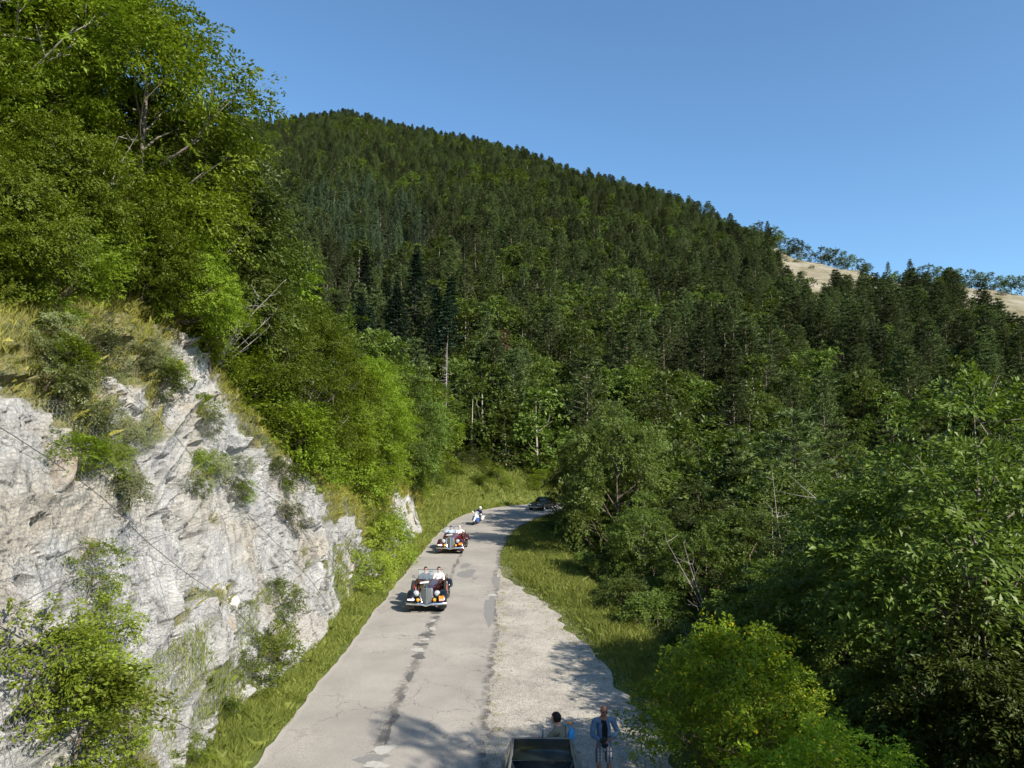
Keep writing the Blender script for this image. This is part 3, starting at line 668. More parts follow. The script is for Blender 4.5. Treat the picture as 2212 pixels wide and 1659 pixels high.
# ---- trees above the rock cutting (left) ------------------------------------
L1 = [('near', -14.6, 20.5, 11, 'tall light-green broadleaf tree at the upper left corner with a pale leaning trunk', (-.0, .12)),
      ('near', -18.5, 23, 10.5, 'broadleaf tree at the left edge behind the pale leaning trunk', (0, 0)),
      ('near', -13.2, 25.2, 11, 'light-green broadleaf tree rising against the sky above the grassy lip of the rock', (0, 0)),
      ('near_mid', -13.6, 29.5, 12.3, 'tallest grey-green tree whose ragged top stands highest against the sky', (0, .03)),
      ('near_mid', -12.4, 33.0, 12.3, 'grey-green tree with one long bough reaching right into the sky', (0, .14)),
      ('near', -17.5, 28, 10.5, 'broadleaf tree behind the tallest grey-green tree', (0, 0)),
      ('near_mid', -16.5, 35, 13, 'dark-topped tree behind the bough that reaches into the sky', (0, 0)),
      ('near', -15.3, 23, 7, 'low yellow-green tree hanging over the grassy slope above the rock', (0, .1)),
      ('near', -12.0, 27.0, 5.5, 'low layered yellow-green tree at the top edge of the netted rock', (.1, .2)),
      ('near', -11.3, 32.5, 7.5, 'spreading light-green tree just right of the bare fanning stems', (0, .15)),
      ('near', -10.7, 37, 7.5, 'bright green tree overhanging the dark notch at the top of the rock', (0, .15)),
      ('near', -10.2, 42, 8, 'bright green tree above the overgrown stretch between the two rock faces', (0, .1)),
      ('near', -9.6, 47, 7.5, 'bright rounded tree left of the small far rock face', (0, .1)),
      ('near', -9.9, 52, 8.5, 'bright green tree directly above the small far rock face', (0, .05)),
      ('near_mid', -9.8, 57.5, 9, 'mid-green tree at the end of the row above the rock where the road bends', (0, 0)),
      ('near_mid', -9.0, 63, 10, 'upright tree with a bare grey trunk on the bank behind the motorcycle', (0, 0)),
      ('near_mid', -15, 41, 9.5, 'mid-green tree second row above the overgrown cutting', (0, 0)),
      ('near_mid', -18.5, 44.5, 10, 'grey-green tree high on the wooded slope left of the fir trees', (0, 0)),
      ('near', -14, 49, 9, 'light-green tree in the second row behind the small far rock face', (0, 0)),
      ('near', -21, 31, 12, 'broadleaf tree high on the slope seen through gaps near the left edge', (0, 0)),
      ('near', -22, 26, 12, 'broadleaf tree highest on the slope at the left edge', (0, 0)),
      ('near_mid', -21, 39, 12, 'grey-green tree on the skyline below the long bough', (0, 0)),
      ('low', -12.2, 17.4, 3.4, 'low spreading tree hanging over the grass at the left edge', (.1, .3)),
      ('low', -12.9, 19.2, 3.8, 'second low tree over the grass from the left edge', (.1, .3)),
      ('low', -12.3, 21.2, 3.6, 'low yellow-green tree above the dry grass near the left edge', (.1, .3)),
      ('low', -12.6, 23.0, 3.8, 'low yellow-green tree in the middle of the grassy lip', (.1, .3)),
      ('low', -11.6, 24.6, 3.2, 'small tree leaning out over the top of the netted rock', (.1, .35)),
      ('low', -10.9, 26.3, 3.0, 'smallest tree at the top of the netted rock', (.1, .3)),
      ('low', -11.5, 15.3, 2.8, 'low tree at the very left edge overhanging the dry grass', (.1, .4)),
      ('low', -11.5, 16.8, 3.0, 'low leaning tree next to the one at the left edge', (.1, .4)),
      ('low', -11.4, 18.5, 2.7, 'small leaning tree in front of the low ones over the grass', (.1, .4)),
      ('low', -11.6, 20.2, 2.9, 'small tree at the upper rim of the dry grass', (.1, .4)),
      ('low', -11.5, 22.2, 2.7, 'small tree above the pale rock shoulder', (.1, .4)),
      ('low', -14.2, 20.6, 5.0, 'rounded tree behind the low ones at the left edge', (0, .1)),
      ('low', -14.4, 24.3, 5.0, 'rounded tree behind the grassy lip of the rock', (0, .1)),
      ('low', -15.0, 17.6, 5.2, 'rounded tree cut by the left edge', (0, .1)),
      ('near_mid', -26, 48, 11, 'tree on the skyline where the near slope meets the pine hill', (0, 0))]
for i, (k, x, y, h, lb, tl) in enumerate(L1): plant(k, x, y, h, lb, 'broadleaf trees above the rock cutting', tilt=tl, v=i)
r = random.Random(4); pts = [(a[1], a[2]) for a in L1]
def free(x, y, d): return all((x - a) ** 2 + (y - b) ** 2 > d * d for a, b in pts)
for _ in range(3000):
    y = r.uniform(38, 125); x = r.uniform(-62, -8)
    if x / y < -.62 or not free(x, y, 3.9 if y < 70 else 4.4): continue
    do_, so__ = pdist(np.array([x]), np.array([y]), OUT)
    if do_[0] < 1.5 + np.interp(so__[0], *HC) / SLP + 1.2: continue
    pts.append((x, y)); k = r.choice(['mid', 'mid', 'mid_bright', 'mid_dark']) if y < 100 else r.choice(['mid', 'mid_dark', 'pine'])
    hq = r.uniform(8, 11.5); at_ = ', ' + ['tall', 'short'][hq < 9.7] + ', ' + ('far left' if x / y < -.5 else 'left of the fir trees' if x / y < -.38 else 'below the pale larches' if x / y < -.27 else 'above the second vintage car' if x / y < -.16 else 'above the motorcycle') + (' near' if y < 60 else ' midway' if y < 85 else ' far')
    plant(k, x, y, hq, {'mid': 'mid-green leafy tree on the slope' + at_, 'mid_bright': 'light-green leafy tree on the slope' + at_,
          'mid_dark': 'dark leafy tree on the slope' + at_, 'pine': 'pine on the wooded slope' + at_}[k],
'slope trees: ' + k + at_, wide=r.uniform(.9, 1.15))

# ---- ravine and roadside trees (right) ----------------------------------------
R1 = [('near_mid', 11.3, 18.0, 12.3, 'big oak at the right edge with pale sunlit leaf tips, nearest tall tree', (0, 0), 1.0),
      ('near_dark', 14.5, 23, 11.5, 'dark oak just behind the big one at the right edge', (0, 0), 1),
      ('yellow', 4.95, 16.3, 3.5, 'small bright tree dotted with yellow leaves beside the lay-by at the bottom', (0, -.05), 1.0),
      ('yellow', 5.7, 13.6, 2.5, 'lower small yellow-green tree at the bottom edge right of the people', (0, 0), 1.1),
      ('near_dark', 10.5, 23.5, 7.5, 'dark broadleaf tree behind the small bright tree by the lay-by', (0, 0), 1.1),
      ('near_mid', 9.6, 27.5, 6.0, 'mid-green tree whose branches reach the end of the grassy verge', (0, 0), 1.0),
      ('near_dark', 12.5, 29.5, 9.5, 'dark green tree in the ravine below the lay-by', (0, 0), 1.1),
      ('near_mid', 8.6, 34.5, 6.0, 'tree leaning towards the road with dead twigs showing', (0, -.12), 1.0),
      ('near_dark', 11.5, 36, 9, 'broad dark tree below the end of the lay-by', (0, 0), 1.15),
      ('near_mid', 7.2, 41.0, 7.0, 'young roadside tree casting a narrow shadow on the verge', (0, 0), .9),
      ('near_dark', 7.3, 50.5, 12.5, 'tall dark tree at the roadside casting the shadow across both lanes', (0, 0), .75),
      ('near_mid', 9.3, 54.5, 13.0, 'tall slender tree with a light-green crown on the inside of the bend', (0, 0), .75),
      ('near_dark', 7.6, 61.0, 12.0, 'dark tree on the inside of the bend nearest the black car', (0, 0), .85),
      ('near_dark', 7.0, 67.5, 10.5, 'dark tree hiding the back of the black car', (0, -.05), 1.0),
      ('near_dark', 8.0, 73.0, 10.5, 'dark tree overhanging the road beside the black car', (0, 0), 1.0),
      ('near_mid', 9.8, 15.6, 6.5, 'leafy tree below the big oak, right of the small bright tree', (0, 0), 1.15),
      ('near_dark', 12.2, 14.6, 7.5, 'dark leafy tree at the lower right corner', (0, 0), 1.15),
      ('near_dark', 12.5, 61.5, 13.5, 'tall dark tree behind those on the inside of the bend', (0, 0), 1.0),
      ('near_dark', 11.5, 45.5, 10, 'dark tree between the roadside and the ravine pines', (0, 0), 1.1)]
for i, (k, x, y, h, lb, tl, wd) in enumerate(R1): plant(k, x, y, h, lb, 'trees right of the road', tilt=tl, v=i + 1, wide=wd)
plant('pine_near', 17.3, 45.5, 17.5, 'large pine with a pale forked trunk standing out of the ravine trees', 'pines in the ravine', v=0, wide=1.25)
plant('pine_near', 25.0, 57, 18.5, 'narrow pine behind the large forked pine', 'pines in the ravine', v=1, wide=.9)
plant('pine_near', 10.8, 77, 14, 'pine beside the bend above the black car', 'pines in the ravine', v=0, wide=.95)
pts = [(a[1], a[2]) for a in R1] + [(17.3, 45.5), (25, 57), (10.8, 77), (5, 12)]
for _ in range(5000):
    y = r.uniform(20, 92) ; x = r.uniform(8, 72)
    if x / y > .80 or not free(x, y, 4.0 if y < 60 else 4.4): continue
    di_ = -pdist(np.array([x]), np.array([y]), INN)[0][0]
    if di_ < np.interp(y, *SH) + 3.5: continue
    pts.append((x, y)); nearf = y < 48
    k = r.choice(['near_dark', 'near_mid', 'near_dark'] if nearf else ['mid_dark', 'mid_dark', 'mid', 'pine'])
    t0 = tz(x, y); top = min(7.4 + (y - 45) * .05, 9.5) + r.uniform(-2.2, 1.2) - (2.5 if y < 32 else 0); h = max(5.5, min(15, top - t0)); at_ = ', ' + ['tall', 'short'][h < 9.5] + ', ' + ('beside the bend' if x / y < .2 else 'left of the forked pine' if x / y < .34 else 'right of the forked pine' if x / y < .48 else 'left of the big oak' if x / y < .6 else 'behind the big oak') + (' near' if y < 35 else ' midway' if y < 60 else ' far')
    plant(k, x, y, h, {'near_dark': 'dark leafy tree in the ravine' + at_, 'near_mid': 'mid-green leafy tree in the ravine' + at_, 'mid_dark': 'dark leafy tree in the ravine' + at_,
                       'mid': 'mid-green leafy tree in the ravine' + at_, 'pine': 'slim pine rising from the ravine' + at_}[k],
'ravine trees: ' + ('mid' if 'mid' in k and 'dark' not in k else 'pine' if k == 'pine' else 'dark') + at_  , z=t0, wide=r.uniform(1.0, 1.2))
# trees behind the camera's right shoulder that shade the lay-by and the foreground
for x, y, h, k in [(13.2, 4.9, 18.5, 'near_dark'), (13.0, 3.0, 15.5, 'near_mid'), (12.5, -1.5, 11, 'near_dark')]:
    plant(k, x, y, h, ['tallest dark tree beside the lay-by, casting shade on the parked car', 'dark tree behind the one shading the parked car', 'green tree beside the tallest one shading the parked car'][int(y < 0) + 2 * int(0 < y < 3)], 'trees shading the lay-by', z=tz(x, y), wide=.46)

# ---- the hill -----------------------------------------------------------------
gxx, gyy = np.meshgrid(np.arange(-260, 480, 4.7), np.arange(97, 690, 5.2)); gxx = gxx + (np.arange(gyy.shape[0]) % 2)[:, None] * 2.3
hx = gxx.ravel() + RG.uniform(-1.6, 1.6, gxx.size); hy = gyy.ravel() + RG.uniform(-1.7, 1.7, gxx.size)
hu = hx / hy; hD = np.interp(hu, _sk[:, 0], _sk[:, 2])
k = (hu > -.40) & (hu < .76) & (hy < hD + 14) & (hy < 640)
hx, hy, hu, hD = hx[k], hy[k], hu[k], hD[k]
br = bare_mask(hx, hy); k = (~br) | ((RG.random(len(hx)) < .02) & (hy < hD - 8)); k &= ~((hu > pixdir(1640, 500)[0]) & (hy > hD - 6)); hx, hy, hu, hD, br = hx[k], hy[k], hu[k], hD[k], br[k]
do_, _s = pdist(hx, hy, OUT); k = do_ > 5; hx, hy, hu, hD, br = hx[k], hy[k], hu[k], hD[k], br[k]
if True:
    pp = np.array([(a, b) for a, b in pts]); 
hz = terrain(hx, hy); n = len(hx)
kindn = fbm(hx / 40, hy / 40, s=61, o=3); rr_ = RG.random(n)
species = np.zeros(n, int)                                   # 0 pine, 1 dark broadleaf, 2 mid broadleaf, 3 fir, 4 larch
species[(rr_ < .14) | ((kindn > .20) & (rr_ < .55))] = 1
species[(rr_ > .93)] = 2
firz = (np.hypot((hu + .155) / .075, (hy - 135) / 34) < 1); species[firz & (rr_ < .5)] = 3
lz = (np.hypot((hu + .20) / .085, (hy - 225) / 50) < 1); species[lz & (rr_ > .30)] = 4
ridge = (hy > hD - 26) & (hu > pixdir(1500, 500)[0]) ; species[ridge & (rr_ < .8)] = 1
base_low = (hy < 118); species[base_low & (rr_ < .75)] = 2; species[base_low & (rr_ < .4)] = 1
hh = np.choose(species, [12.5, 9.5, 9.5, 16, 12.5]) * RG.uniform(.62, 1.3, n) * np.where(ridge, .72, 1) * np.where(br, .45, 1)
hh = hh * np.interp(hy, [97, 200, 640], [1.05, .95, .8])
order = np.argsort(hy); ind = np.zeros(n, bool); cnt = {0: 0, 1: 0, 2: 0, 3: 0, 4: 0}; lim = {0: 235, 1: 55, 2: 40, 3: 60, 4: 40}
for i in order:
    s = species[i]
    if cnt[s] < lim[s] and -.36 < hu[i] < .72: cnt[s] += 1; ind[i] = True
KN = ['pine', 'far', 'far_mid', 'fir', 'larch']
def hill_label(s, u_, y_, h_):
    band = 'at the hill foot' if y_ < 108 else 'just above the hill foot' if y_ < 122 else 'low on the hill' if y_ < 138 else 'well up the hill'
    k = int(np.searchsorted([-.27, -.2, -.13, -.07, 0, .06, .13, .2, .28, .36, .44, .52, .6], u_))
    wh = ['over the left wooded slope', 'over the fan of bare stems', 'over the nearer vintage car', 'over the second vintage car', 'over the motorcycle', 'over the black car', 'over the two men', 'above the road verge', 'left of the forked pine',
          'behind the forked pine', 'right of the forked pine', 'under the bare slope', 'under the lone ridge pines', 'above the big oak'][k]
    sz = 'tall' if h_ > 13.5 else 'middling' if h_ > 10.5 else 'short'
    return sz + [' dark pine ', ' dark leafy tree ', ' mid-green leafy tree ', ' blackish fir ', ' pale feathery larch '][s] + band + ', ' + wh
for i in np.nonzero(ind)[0]:
    s = int(species[i]); lb = hill_label(s, hu[i], hy[i], hh[i])
    plant(KN[s] if s != 1 or hy[i] > 150 else 'mid_dark', float(hx[i]), float(hy[i]), float(hh[i]), lb, 'hill trees: ' + lb[:60], z=float(hz[i]), wide=rnd.uniform(.9, 1.2), sink=.3)
for i, (px_, h_, k_, lb) in enumerate([(1628, 9, 'far', 'bushy oak where the bare ridge begins'), (1642, 10, 'far', 'dark oak left of the ridge pine'), (1660, 11.5, 'pine', 'tallest pine at the left end of the bare ridge'), (1674, 9.5, 'far', 'oak touching the tallest ridge pine'), (1686, 9, 'far', 'rounded oak at the top of the bare slope'),
        (1702, 8.5, 'far', 'first oak of the leaning group above the bare slope'), (1716, 9, 'far', 'middle oak of the group above the bare slope'), (1730, 8, 'far', 'low oak at the right end of the group above the bare slope'), (1748, 6.5, 'far_mid', 'small oak in the dip of the ridge'),
        (1775, 7.5, 'far', 'first oak of the second ridge group'), (1791, 8, 'far', 'second oak of the second ridge group'), (1806, 8, 'far', 'wide oak of the second ridge group'), (1822, 7.5, 'far', 'dark oak of the second ridge group'), (1840, 7, 'far', 'last dense oak of the second ridge group'), (1860, 5.5, 'far_mid', 'thin tree at the end of the second ridge group'), (1876, 4.5, 'far_mid', 'smallest tree of the second ridge group'),
        (1918, 7.5, 'pine', 'small lone pine in the gap of the ridge'), (1935, 4, 'far_mid', 'low bush right of the small lone pine'), (1966, 10, 'pine', 'tallest lone pine on the low saddle of the ridge'), (1988, 7, 'far_mid', 'feathery tree right of the tallest saddle pine'), (2006, 7.5, 'far_mid', 'open-crowned oak on the saddle'),
        (2028, 6.5, 'far', 'first tree of the spaced row at the far right'), (2050, 6.5, 'far_mid', 'second tree of the spaced row at the far right'), (2070, 7, 'far', 'third tree of the spaced row at the far right'), (2096, 7, 'far', 'fourth tree of the spaced row at the far right'), (2116, 7, 'far_mid', 'fifth tree of the spaced row at the far right'),
        (2138, 6.5, 'far', 'sixth tree of the spaced row at the far right'), (2158, 6.5, 'far', 'seventh tree of the spaced row at the far right'), (2182, 6.5, 'far', 'eighth tree of the spaced row at the far right'), (2204, 7, 'far', 'last tree of the ridge row, at the right edge')]):
    u_ = pixdir(px_, 590)[0]; D_k = float(np.interp(u_, _sk[:, 0], _sk[:, 2])) + rnd.uniform(-3, 3); plant(k_, u_ * D_k, D_k, h_, lb, 'trees along the bare ridge', wide=1.05 if k_ != 'pine' else .8, sink=.4)
for i in range(26):
    px_ = rnd.choice([rnd.uniform(1650, 1870), rnd.uniform(2110, 2210)]); u_ = pixdir(px_, 590)[0]; D_k = float(np.interp(u_, _sk[:, 0], _sk[:, 2])) * rnd.uniform(.72, .97)
    plant('shrub_dark', u_ * D_k, D_k, rnd.uniform(1.2, 3), 'low bush dotted on the bare pale slope of the ridge', 'bushes on the bare slope', wide=1.3)
plant('rust', -1.2, 128, 12, 'dying pine with rust-red needles among the green pines', sink=.3)
plant('rust', 20.5, 118, 7.5, 'small dead pine with brown needles above the ravine', sink=.3)
FX = ~ind
fv = np.stack([hx[FX], hy[FX], hz[FX] - .3], 1); fsp = species[FX]; nf = len(fv)
fi = np.choose(fsp, [RG.integers(0, 5, nf), 5 + RG.integers(0, 3, nf), 8 + RG.integers(0, 3, nf), 11 + RG.integers(0, 2, nf), np.full(nf, 13)])
srcH = np.array([12.5] * 5 + [9.5] * 6 + [15] * 2 + [12.5]); fs = hh[FX] / srcH[fi]
me = bpy.data.meshes.new('forest'); me.vertices.add(nf); me.vertices.foreach_set('co', fv.astype(np.float32).ravel())
me.attributes.new('ti', 'INT', 'POINT').data.foreach_set('value', fi.astype(np.int32))
fattr(me, 'sc', fs); fattr(me, 'wd', fs * RG.uniform(.9, 1.25, nf)); fattr(me, 'rz', RG.uniform(0, 6.28, nf))
me.update()
forest = tag(link('forest', me), 'dense pine wood covering the upper hill up to the skyline', 'forest', kind='stuff')
# the wood repeats the crowns and trunks of trees that stand in the scene
srcs = []
for kd, nv in (('pine', 5), ('far', 3), ('far_mid', 3), ('fir', 2), ('larch', 1)):
    for j in range(nv):
        c, tr, H = VAR[kd][j]; oc = next((o for o in COL.objects if o.data == c), None); ot = next((o for o in COL.objects if o.data == tr), None)
        if oc is None:
            e = plant(kd, float(fv[j * 3 + 5][0]), float(fv[j * 3 + 5][1]), H * .9, 'tree in the thick of the pine wood on the hill', 'trees in the thick of the wood', v=j); oc = [o for o in e.children if o.data == c][0]; ot = [o for o in e.children if o.data == tr][0]
        srcs.append((oc, ot))
ng = bpy.data.node_groups.new('forest', 'GeometryNodeTree'); ng.interface.new_socket('Geometry', in_out='INPUT', socket_type='NodeSocketGeometry'); ng.interface.new_socket('Geometry', in_out='OUTPUT', socket_type='NodeSocketGeometry')
N_ = ng.nodes.new; gi = N_('NodeGroupInput'); go = N_('NodeGroupOutput'); iop = N_('GeometryNodeInstanceOnPoints'); jn = N_('GeometryNodeJoinGeometry')
for oc, ot in srcs[::-1]:
    jj = N_('GeometryNodeJoinGeometry')
    for o in (oc, ot):
        oi = N_('GeometryNodeObjectInfo'); oi.inputs['Object'].default_value = o; oi.transform_space = 'ORIGINAL'; ng.links.new(oi.outputs['Geometry'], jj.inputs[0])
    gt = N_('GeometryNodeGeometryToInstance'); ng.links.new(jj.outputs[0], gt.inputs[0]); ng.links.new(gt.outputs[0], jn.inputs[0])
def named(nm, ty):
    a = N_('GeometryNodeInputNamedAttribute'); a.data_type = ty; a.inputs['Name'].default_value = nm; return a.outputs[0]
ng.links.new(gi.outputs[0], iop.inputs['Points']); ng.links.new(jn.outputs[0], iop.inputs['Instance']); iop.inputs['Pick Instance'].default_value = True
ng.links.new(named('ti', 'INT'), iop.inputs['Instance Index'])
cb = N_('ShaderNodeCombineXYZ'); ng.links.new(named('rz', 'FLOAT'), cb.inputs[2]); ng.links.new(cb.outputs[0], iop.inputs['Rotation'])
cs = N_('ShaderNodeCombineXYZ'); w_ = named('wd', 'FLOAT'); ng.links.new(w_, cs.inputs[0]); ng.links.new(w_, cs.inputs[1]); ng.links.new(named('sc', 'FLOAT'), cs.inputs[2]); ng.links.new(cs.outputs[0], iop.inputs['Scale'])
ng.links.new(iop.outputs[0], go.inputs[0])
md = forest.modifiers.new('forest', 'NODES'); md.node_group = ng
print('TREES individual', int(ind.sum()), 'forest', nf, cnt)

# ---- shrubs --------------------------------------------------------------------
def cliff_pt(ys_, h, off=0.1):
    i = int(np.argmin(np.abs(CLS[:, 0] - ys_))); j = int(np.argmin(np.abs(CLH[i] - h))); p = CL[i, j]
    return float(p[0] + nrm[i, 0] * -off), float(p[1]), float(p[2])
SH1 = [('shrub_vine', 12.2, .02, 1.9, 'yellow-green shrub in the lower left corner'), ('shrub_vine', 13.3, .01, 1.2, 'yellow-green shrub beside the heap of broken rock at the bottom'),
       ('shrub_vine', 13.9, .24, 1.7, 'yellow-green creeper climbing the rock at the left edge'), ('shrub_vine', 15.3, .16, 1.3, 'yellow-green creeper spreading over the pale rock at left'), ('shrub_vine', 15.2, .33, 1.2, 'yellow-green creeper below the thin one under the tan boulder'),
       ('shrub_vine', 15.4, .45, 1.0, 'thin creeper below the jutting tan boulder'), ('shrub_vine', 12.9, .14, 2.1, 'yellow-green shrub lowest at the left edge'), ('shrub_vine', 13.0, .32, 1.7, 'yellow-green creeper half-way up at the left edge'), ('shrub', 17.0, .01, .8, 'green shrub at the rock foot near the bottom edge'),
       ('shrub', 21.8, .02, 1.3, 'leafy green shrub at the foot of the rock beside the verge'), ('shrub', 23.2, .06, 1.3, 'green shrub below the sapling on the rock face'), ('shrub_dark', 25.6, .14, 1.3, 'thin sapling growing out of the netted rock face'),
       ('shrub_dark', 19.6, .01, .8, 'low dark shrub at the rock foot near the bottom'), ('shrub_vine', 38, .05, 2.2, 'yellow-green shrub on the overgrown stretch beside the road'), ('shrub_vine', 41.5, .2, 2.2, 'yellow-green shrub between the two rock faces'),
       ('shrub', 44.5, .1, 2.6, 'green shrub left of the small far rock face'), ('shrub_vine', 43, .55, 1.8, 'yellow-green creeper hanging down the overgrown cutting'), ('shrub', 47.5, .6, 2.2, 'green shrub hanging over the small far rock face'),
       ('shrub', 50.5, .05, 1.2, 'small shrub at the foot of the small far rock face'), ('shrub_dark', 22.0, .55, .6, 'small grey-green tuft bush half-way up the rock'), ('shrub_dark', 24.4, .60, .7, 'rounded grey-green tuft bush on the upper right of the rock'), ('shrub_dark', 21.0, .80, .9, 'dark tuft bush near the top of the rock')]
for i, (k, ys_, h, s, lb) in enumerate(SH1):
    x, y, z = cliff_pt(ys_, h); plant(k, x, y, s, lb, 'shrubs on the rock cutting', z=z, v=i, wide=1.1, tilt=(0, .35))
r = random.Random(12)
for i in range(34):
    ys_ = r.uniform(15.6, 30); h = r.uniform(.58, .99) if ys_ < 23 else r.uniform(.5, .98); x, y, z = cliff_pt(ys_, h); where = 'left edge' if ys_ < 16 else 'left part' if ys_ < 19.5 else 'middle' if ys_ < 23.5 else 'right part'
    plant('shrub_olive' if i % 3 else 'shrub', x, y, r.uniform(.45, 1.0), ('pale olive' if i % 3 else 'green') + ' tuft bush rooted ' + ('at the lip' if h > .88 else 'high' if h > .72 else 'half-way up') + ' on the netted rock, ' + where, 'tuft bushes on the rock face', z=z, wide=1.4, tilt=(0, .5))
r = random.Random(8)
for i in range(64):           # overhanging fringe along the top of the cutting
    ys_ = 26.5 + i * .66; hh_ = float(np.interp(ys_ + 80, *HC)); x = -6.05 - 1.5 - hh_ / SLP - r.uniform(.2, 2.6); y = ys_ + r.uniform(-.3, .3)
    plant('shrub', x, y, r.uniform(1.7, 3.2), ['low', 'rounded', 'sprawling', 'upright'][i % 4] + ' bright bush hanging over the top of the rock, ' + ['above the large tan boulder', 'above the netted rock centre', 'beside the fan of bare stems', 'above the dark notch', 'level with the nearer vintage car', 'above the overgrown stretch', 'over the small far rock face', 'level with the motorcycle'][i // 8], 'bushes along the top of the rock', wide=r.uniform(1.0, 1.4), tilt=(r.uniform(-.1, .1), r.uniform(.1, .5)))
for i in range(60):           # bank beyond the bend
    s0 = r.uniform(136, 185); p, _ = resample(OUT, 2, s0, s0 + .5); d = p[1] - p[0]; d /= np.hypot(*d); o_ = r.uniform(2.2, 8); x, y = p[0][0] - d[1] * o_, p[0][1] + d[0] * o_
    plant('shrub' if r.random() < .6 else 'shrub_dark', float(x), float(y), r.uniform(1.0, 2.4), ['low', 'rounded', 'straggly'][i % 3] + ' bramble bush on the bank beyond the bend, ' + ('behind the motorcycle' if x < -2 else 'between motorcycle and black car' if x < 3 else 'behind the black car' if x < 9 else 'right of the black car'), 'bushes on the bank beyond the bend', wide=1.3)
for i in range(26):           # edge of the right-hand verge
    y = 15 + i * 1.9 + r.uniform(-.5, .5); w_ = float(np.interp(y, *SH)); x = -.7 + w_ + r.uniform(.6, 2.4)
    plant('shrub_dark', x, y, r.uniform(1.0, 2.0), ['low', 'rounded', 'straggly'][i % 3] + ' bush where the right verge drops, ' + ('beside the two men' if y < 21 else 'beside the wide end of the lay-by' if y < 30 else 'beside the narrow end of the lay-by' if y < 41 else 'opposite the second vintage car' if y < 54 else 'on the inside of the bend'), 'bushes at the edge of the verge', wide=1.25)
# ---- bare and dead stems ----------------------------------------------------------
def dead_stems(x, y, z, n, h, lean, label, seed, mat='dead', rad=.03, spread=.5):
    rr = random.Random(seed); e = empty('dead_tree', (x, y, z), label=label, cat='dead tree', group='bare stems')
    for k in range(n):
        b = MB(); a = rr.uniform(-spread, spread); hh_ = h * rr.uniform(.6, 1.1); p = Vector((0, 0, -.2)); q = [p.copy()]; d = Vector((lean[0] + a, lean[1] + rr.uniform(-.3, .3), 1)).normalized()
        for s in range(6): p = p + d * hh_ / 6; d = (d + Vector((rr.gauss(0, .06), rr.gauss(0, .06), .02))).normalized(); q.append(p.copy())
        b.tube(q, [rad * (1 - s / 7) for s in range(7)], 6)
        for s in range(2, 7):
            for _ in range(2):
                f = Vector((rr.gauss(0, 1), rr.gauss(0, 1), rr.uniform(.1, 1))).normalized() * hh_ * .16 * rr.random(); b.tube([q[s], q[s] + f * .5, q[s] + f + Vector((0, 0, .05))], [rad * .3, rad * .2, .004], 4, cap=False)
        b.build('stem', M[mat], e)
x, y, z = -11.0, 28.6, None
dead_stems(-11.5, 27.5, tz(-11.5, 27.5), 9, 4.6, (.75, .1), 'fan of bare pale stems leaning right above the rock', 1, rad=.028, spread=.4)
dead_stems(-13.6, 21.8, tz(-13.6, 21.8), 2, 4, (.25, 0), 'bare pale stems under the trees at the upper left', 2, rad=.035)
dead_stems(-10.6, 36, tz(-10.6, 36), 4, 4, (.5, 0), 'bare twigs sticking out of the bright trees above the notch', 3)
dead_stems(9.2, 33.2, tz(9.2, 33.2), 3, 7.5, (-.12, 0), 'bare grey stems rising from the bushes right of the verge', 4, rad=.035, spread=.2)
dead_stems(12.2, 33.8, tz(12.2, 33.8), 3, 10.5, (0, 0), 'tall thin grey dead stem in the ravine trees', 5, rad=.05, spread=.08)
dead_stems(8.6, 27.6, tz(8.6, 27.6), 3, 4.2, (-.7, 0), 'fallen pale branches at the edge of the right-hand verge', 6, rad=.03, spread=.3)
dead_stems(16.8, 26.5, tz(16.8, 26.5), 4, 12.0, (0, 0), 'reddish bare branches beside the big oak', 7, rad=.05, spread=.25)
# the dead fir with whorls of bare branches
e = empty('dead_tree', (-8.8, 98, tz(-8.8, 98) - .3), label='tall dead conifer, bare reddish branches, in front of the black firs', cat='dead tree'); b = MB(); b.tube([(0, 0, 0), (0, .1, 5), (.1, 0, 14.5)], [.14, .1, .02], 7); b.build('trunk', M['dead'], e)
b = MB(); rr = random.Random(3)
for k in range(70):
    z_ = 2.5 + k * .17; a = rr.uniform(0, 6.28); l = (14.6 - z_) * .26 * rr.uniform(.4, 1); b.tube([(0, 0, z_), (math.cos(a) * l * .6, math.sin(a) * l * .6, z_ - l * .1), (math.cos(a) * l, math.sin(a) * l, z_ + l * .12)], [.03, .02, .008], 4, cap=False)
b.build('branches', M['dead'], e)

# ---- grass ---------------------------------------------------------------------------
def blades(name, P, h, wd, mat, label, lean=None, spread=.45, cat='grass'):
    n = len(P); a = RG.uniform(0, 6.28, n); h = np.asarray(h) * RG.uniform(.55, 1.25, n); wd = np.asarray(wd) * np.ones(n)
    U = np.stack([RG.normal(0, spread, n), RG.normal(0, spread, n), np.ones(n)], 1)
    if lean is not None: U = U + lean
    U = unit(U); s = np.stack([np.cos(a), np.sin(a), np.zeros(n)], 1); bend = np.stack([RG.normal(0, .25, n), RG.normal(0, .25, n), -np.abs(RG.normal(0, .18, n))], 1)
    m_ = P + U * (h * .55)[:, None]; tip = P + (U + bend) * h[:, None]
    Vv = np.stack([P - s * wd[:, None] / 2, P + s * wd[:, None] / 2, m_ + s * wd[:, None] * .32, tip, m_ - s * wd[:, None] * .32], 1).reshape(-1, 3)
    f = np.arange(n * 5).reshape(n, 5)
    return tag(link(name, npmesh(name, Vv, f), mat), label, cat, kind='stuff')
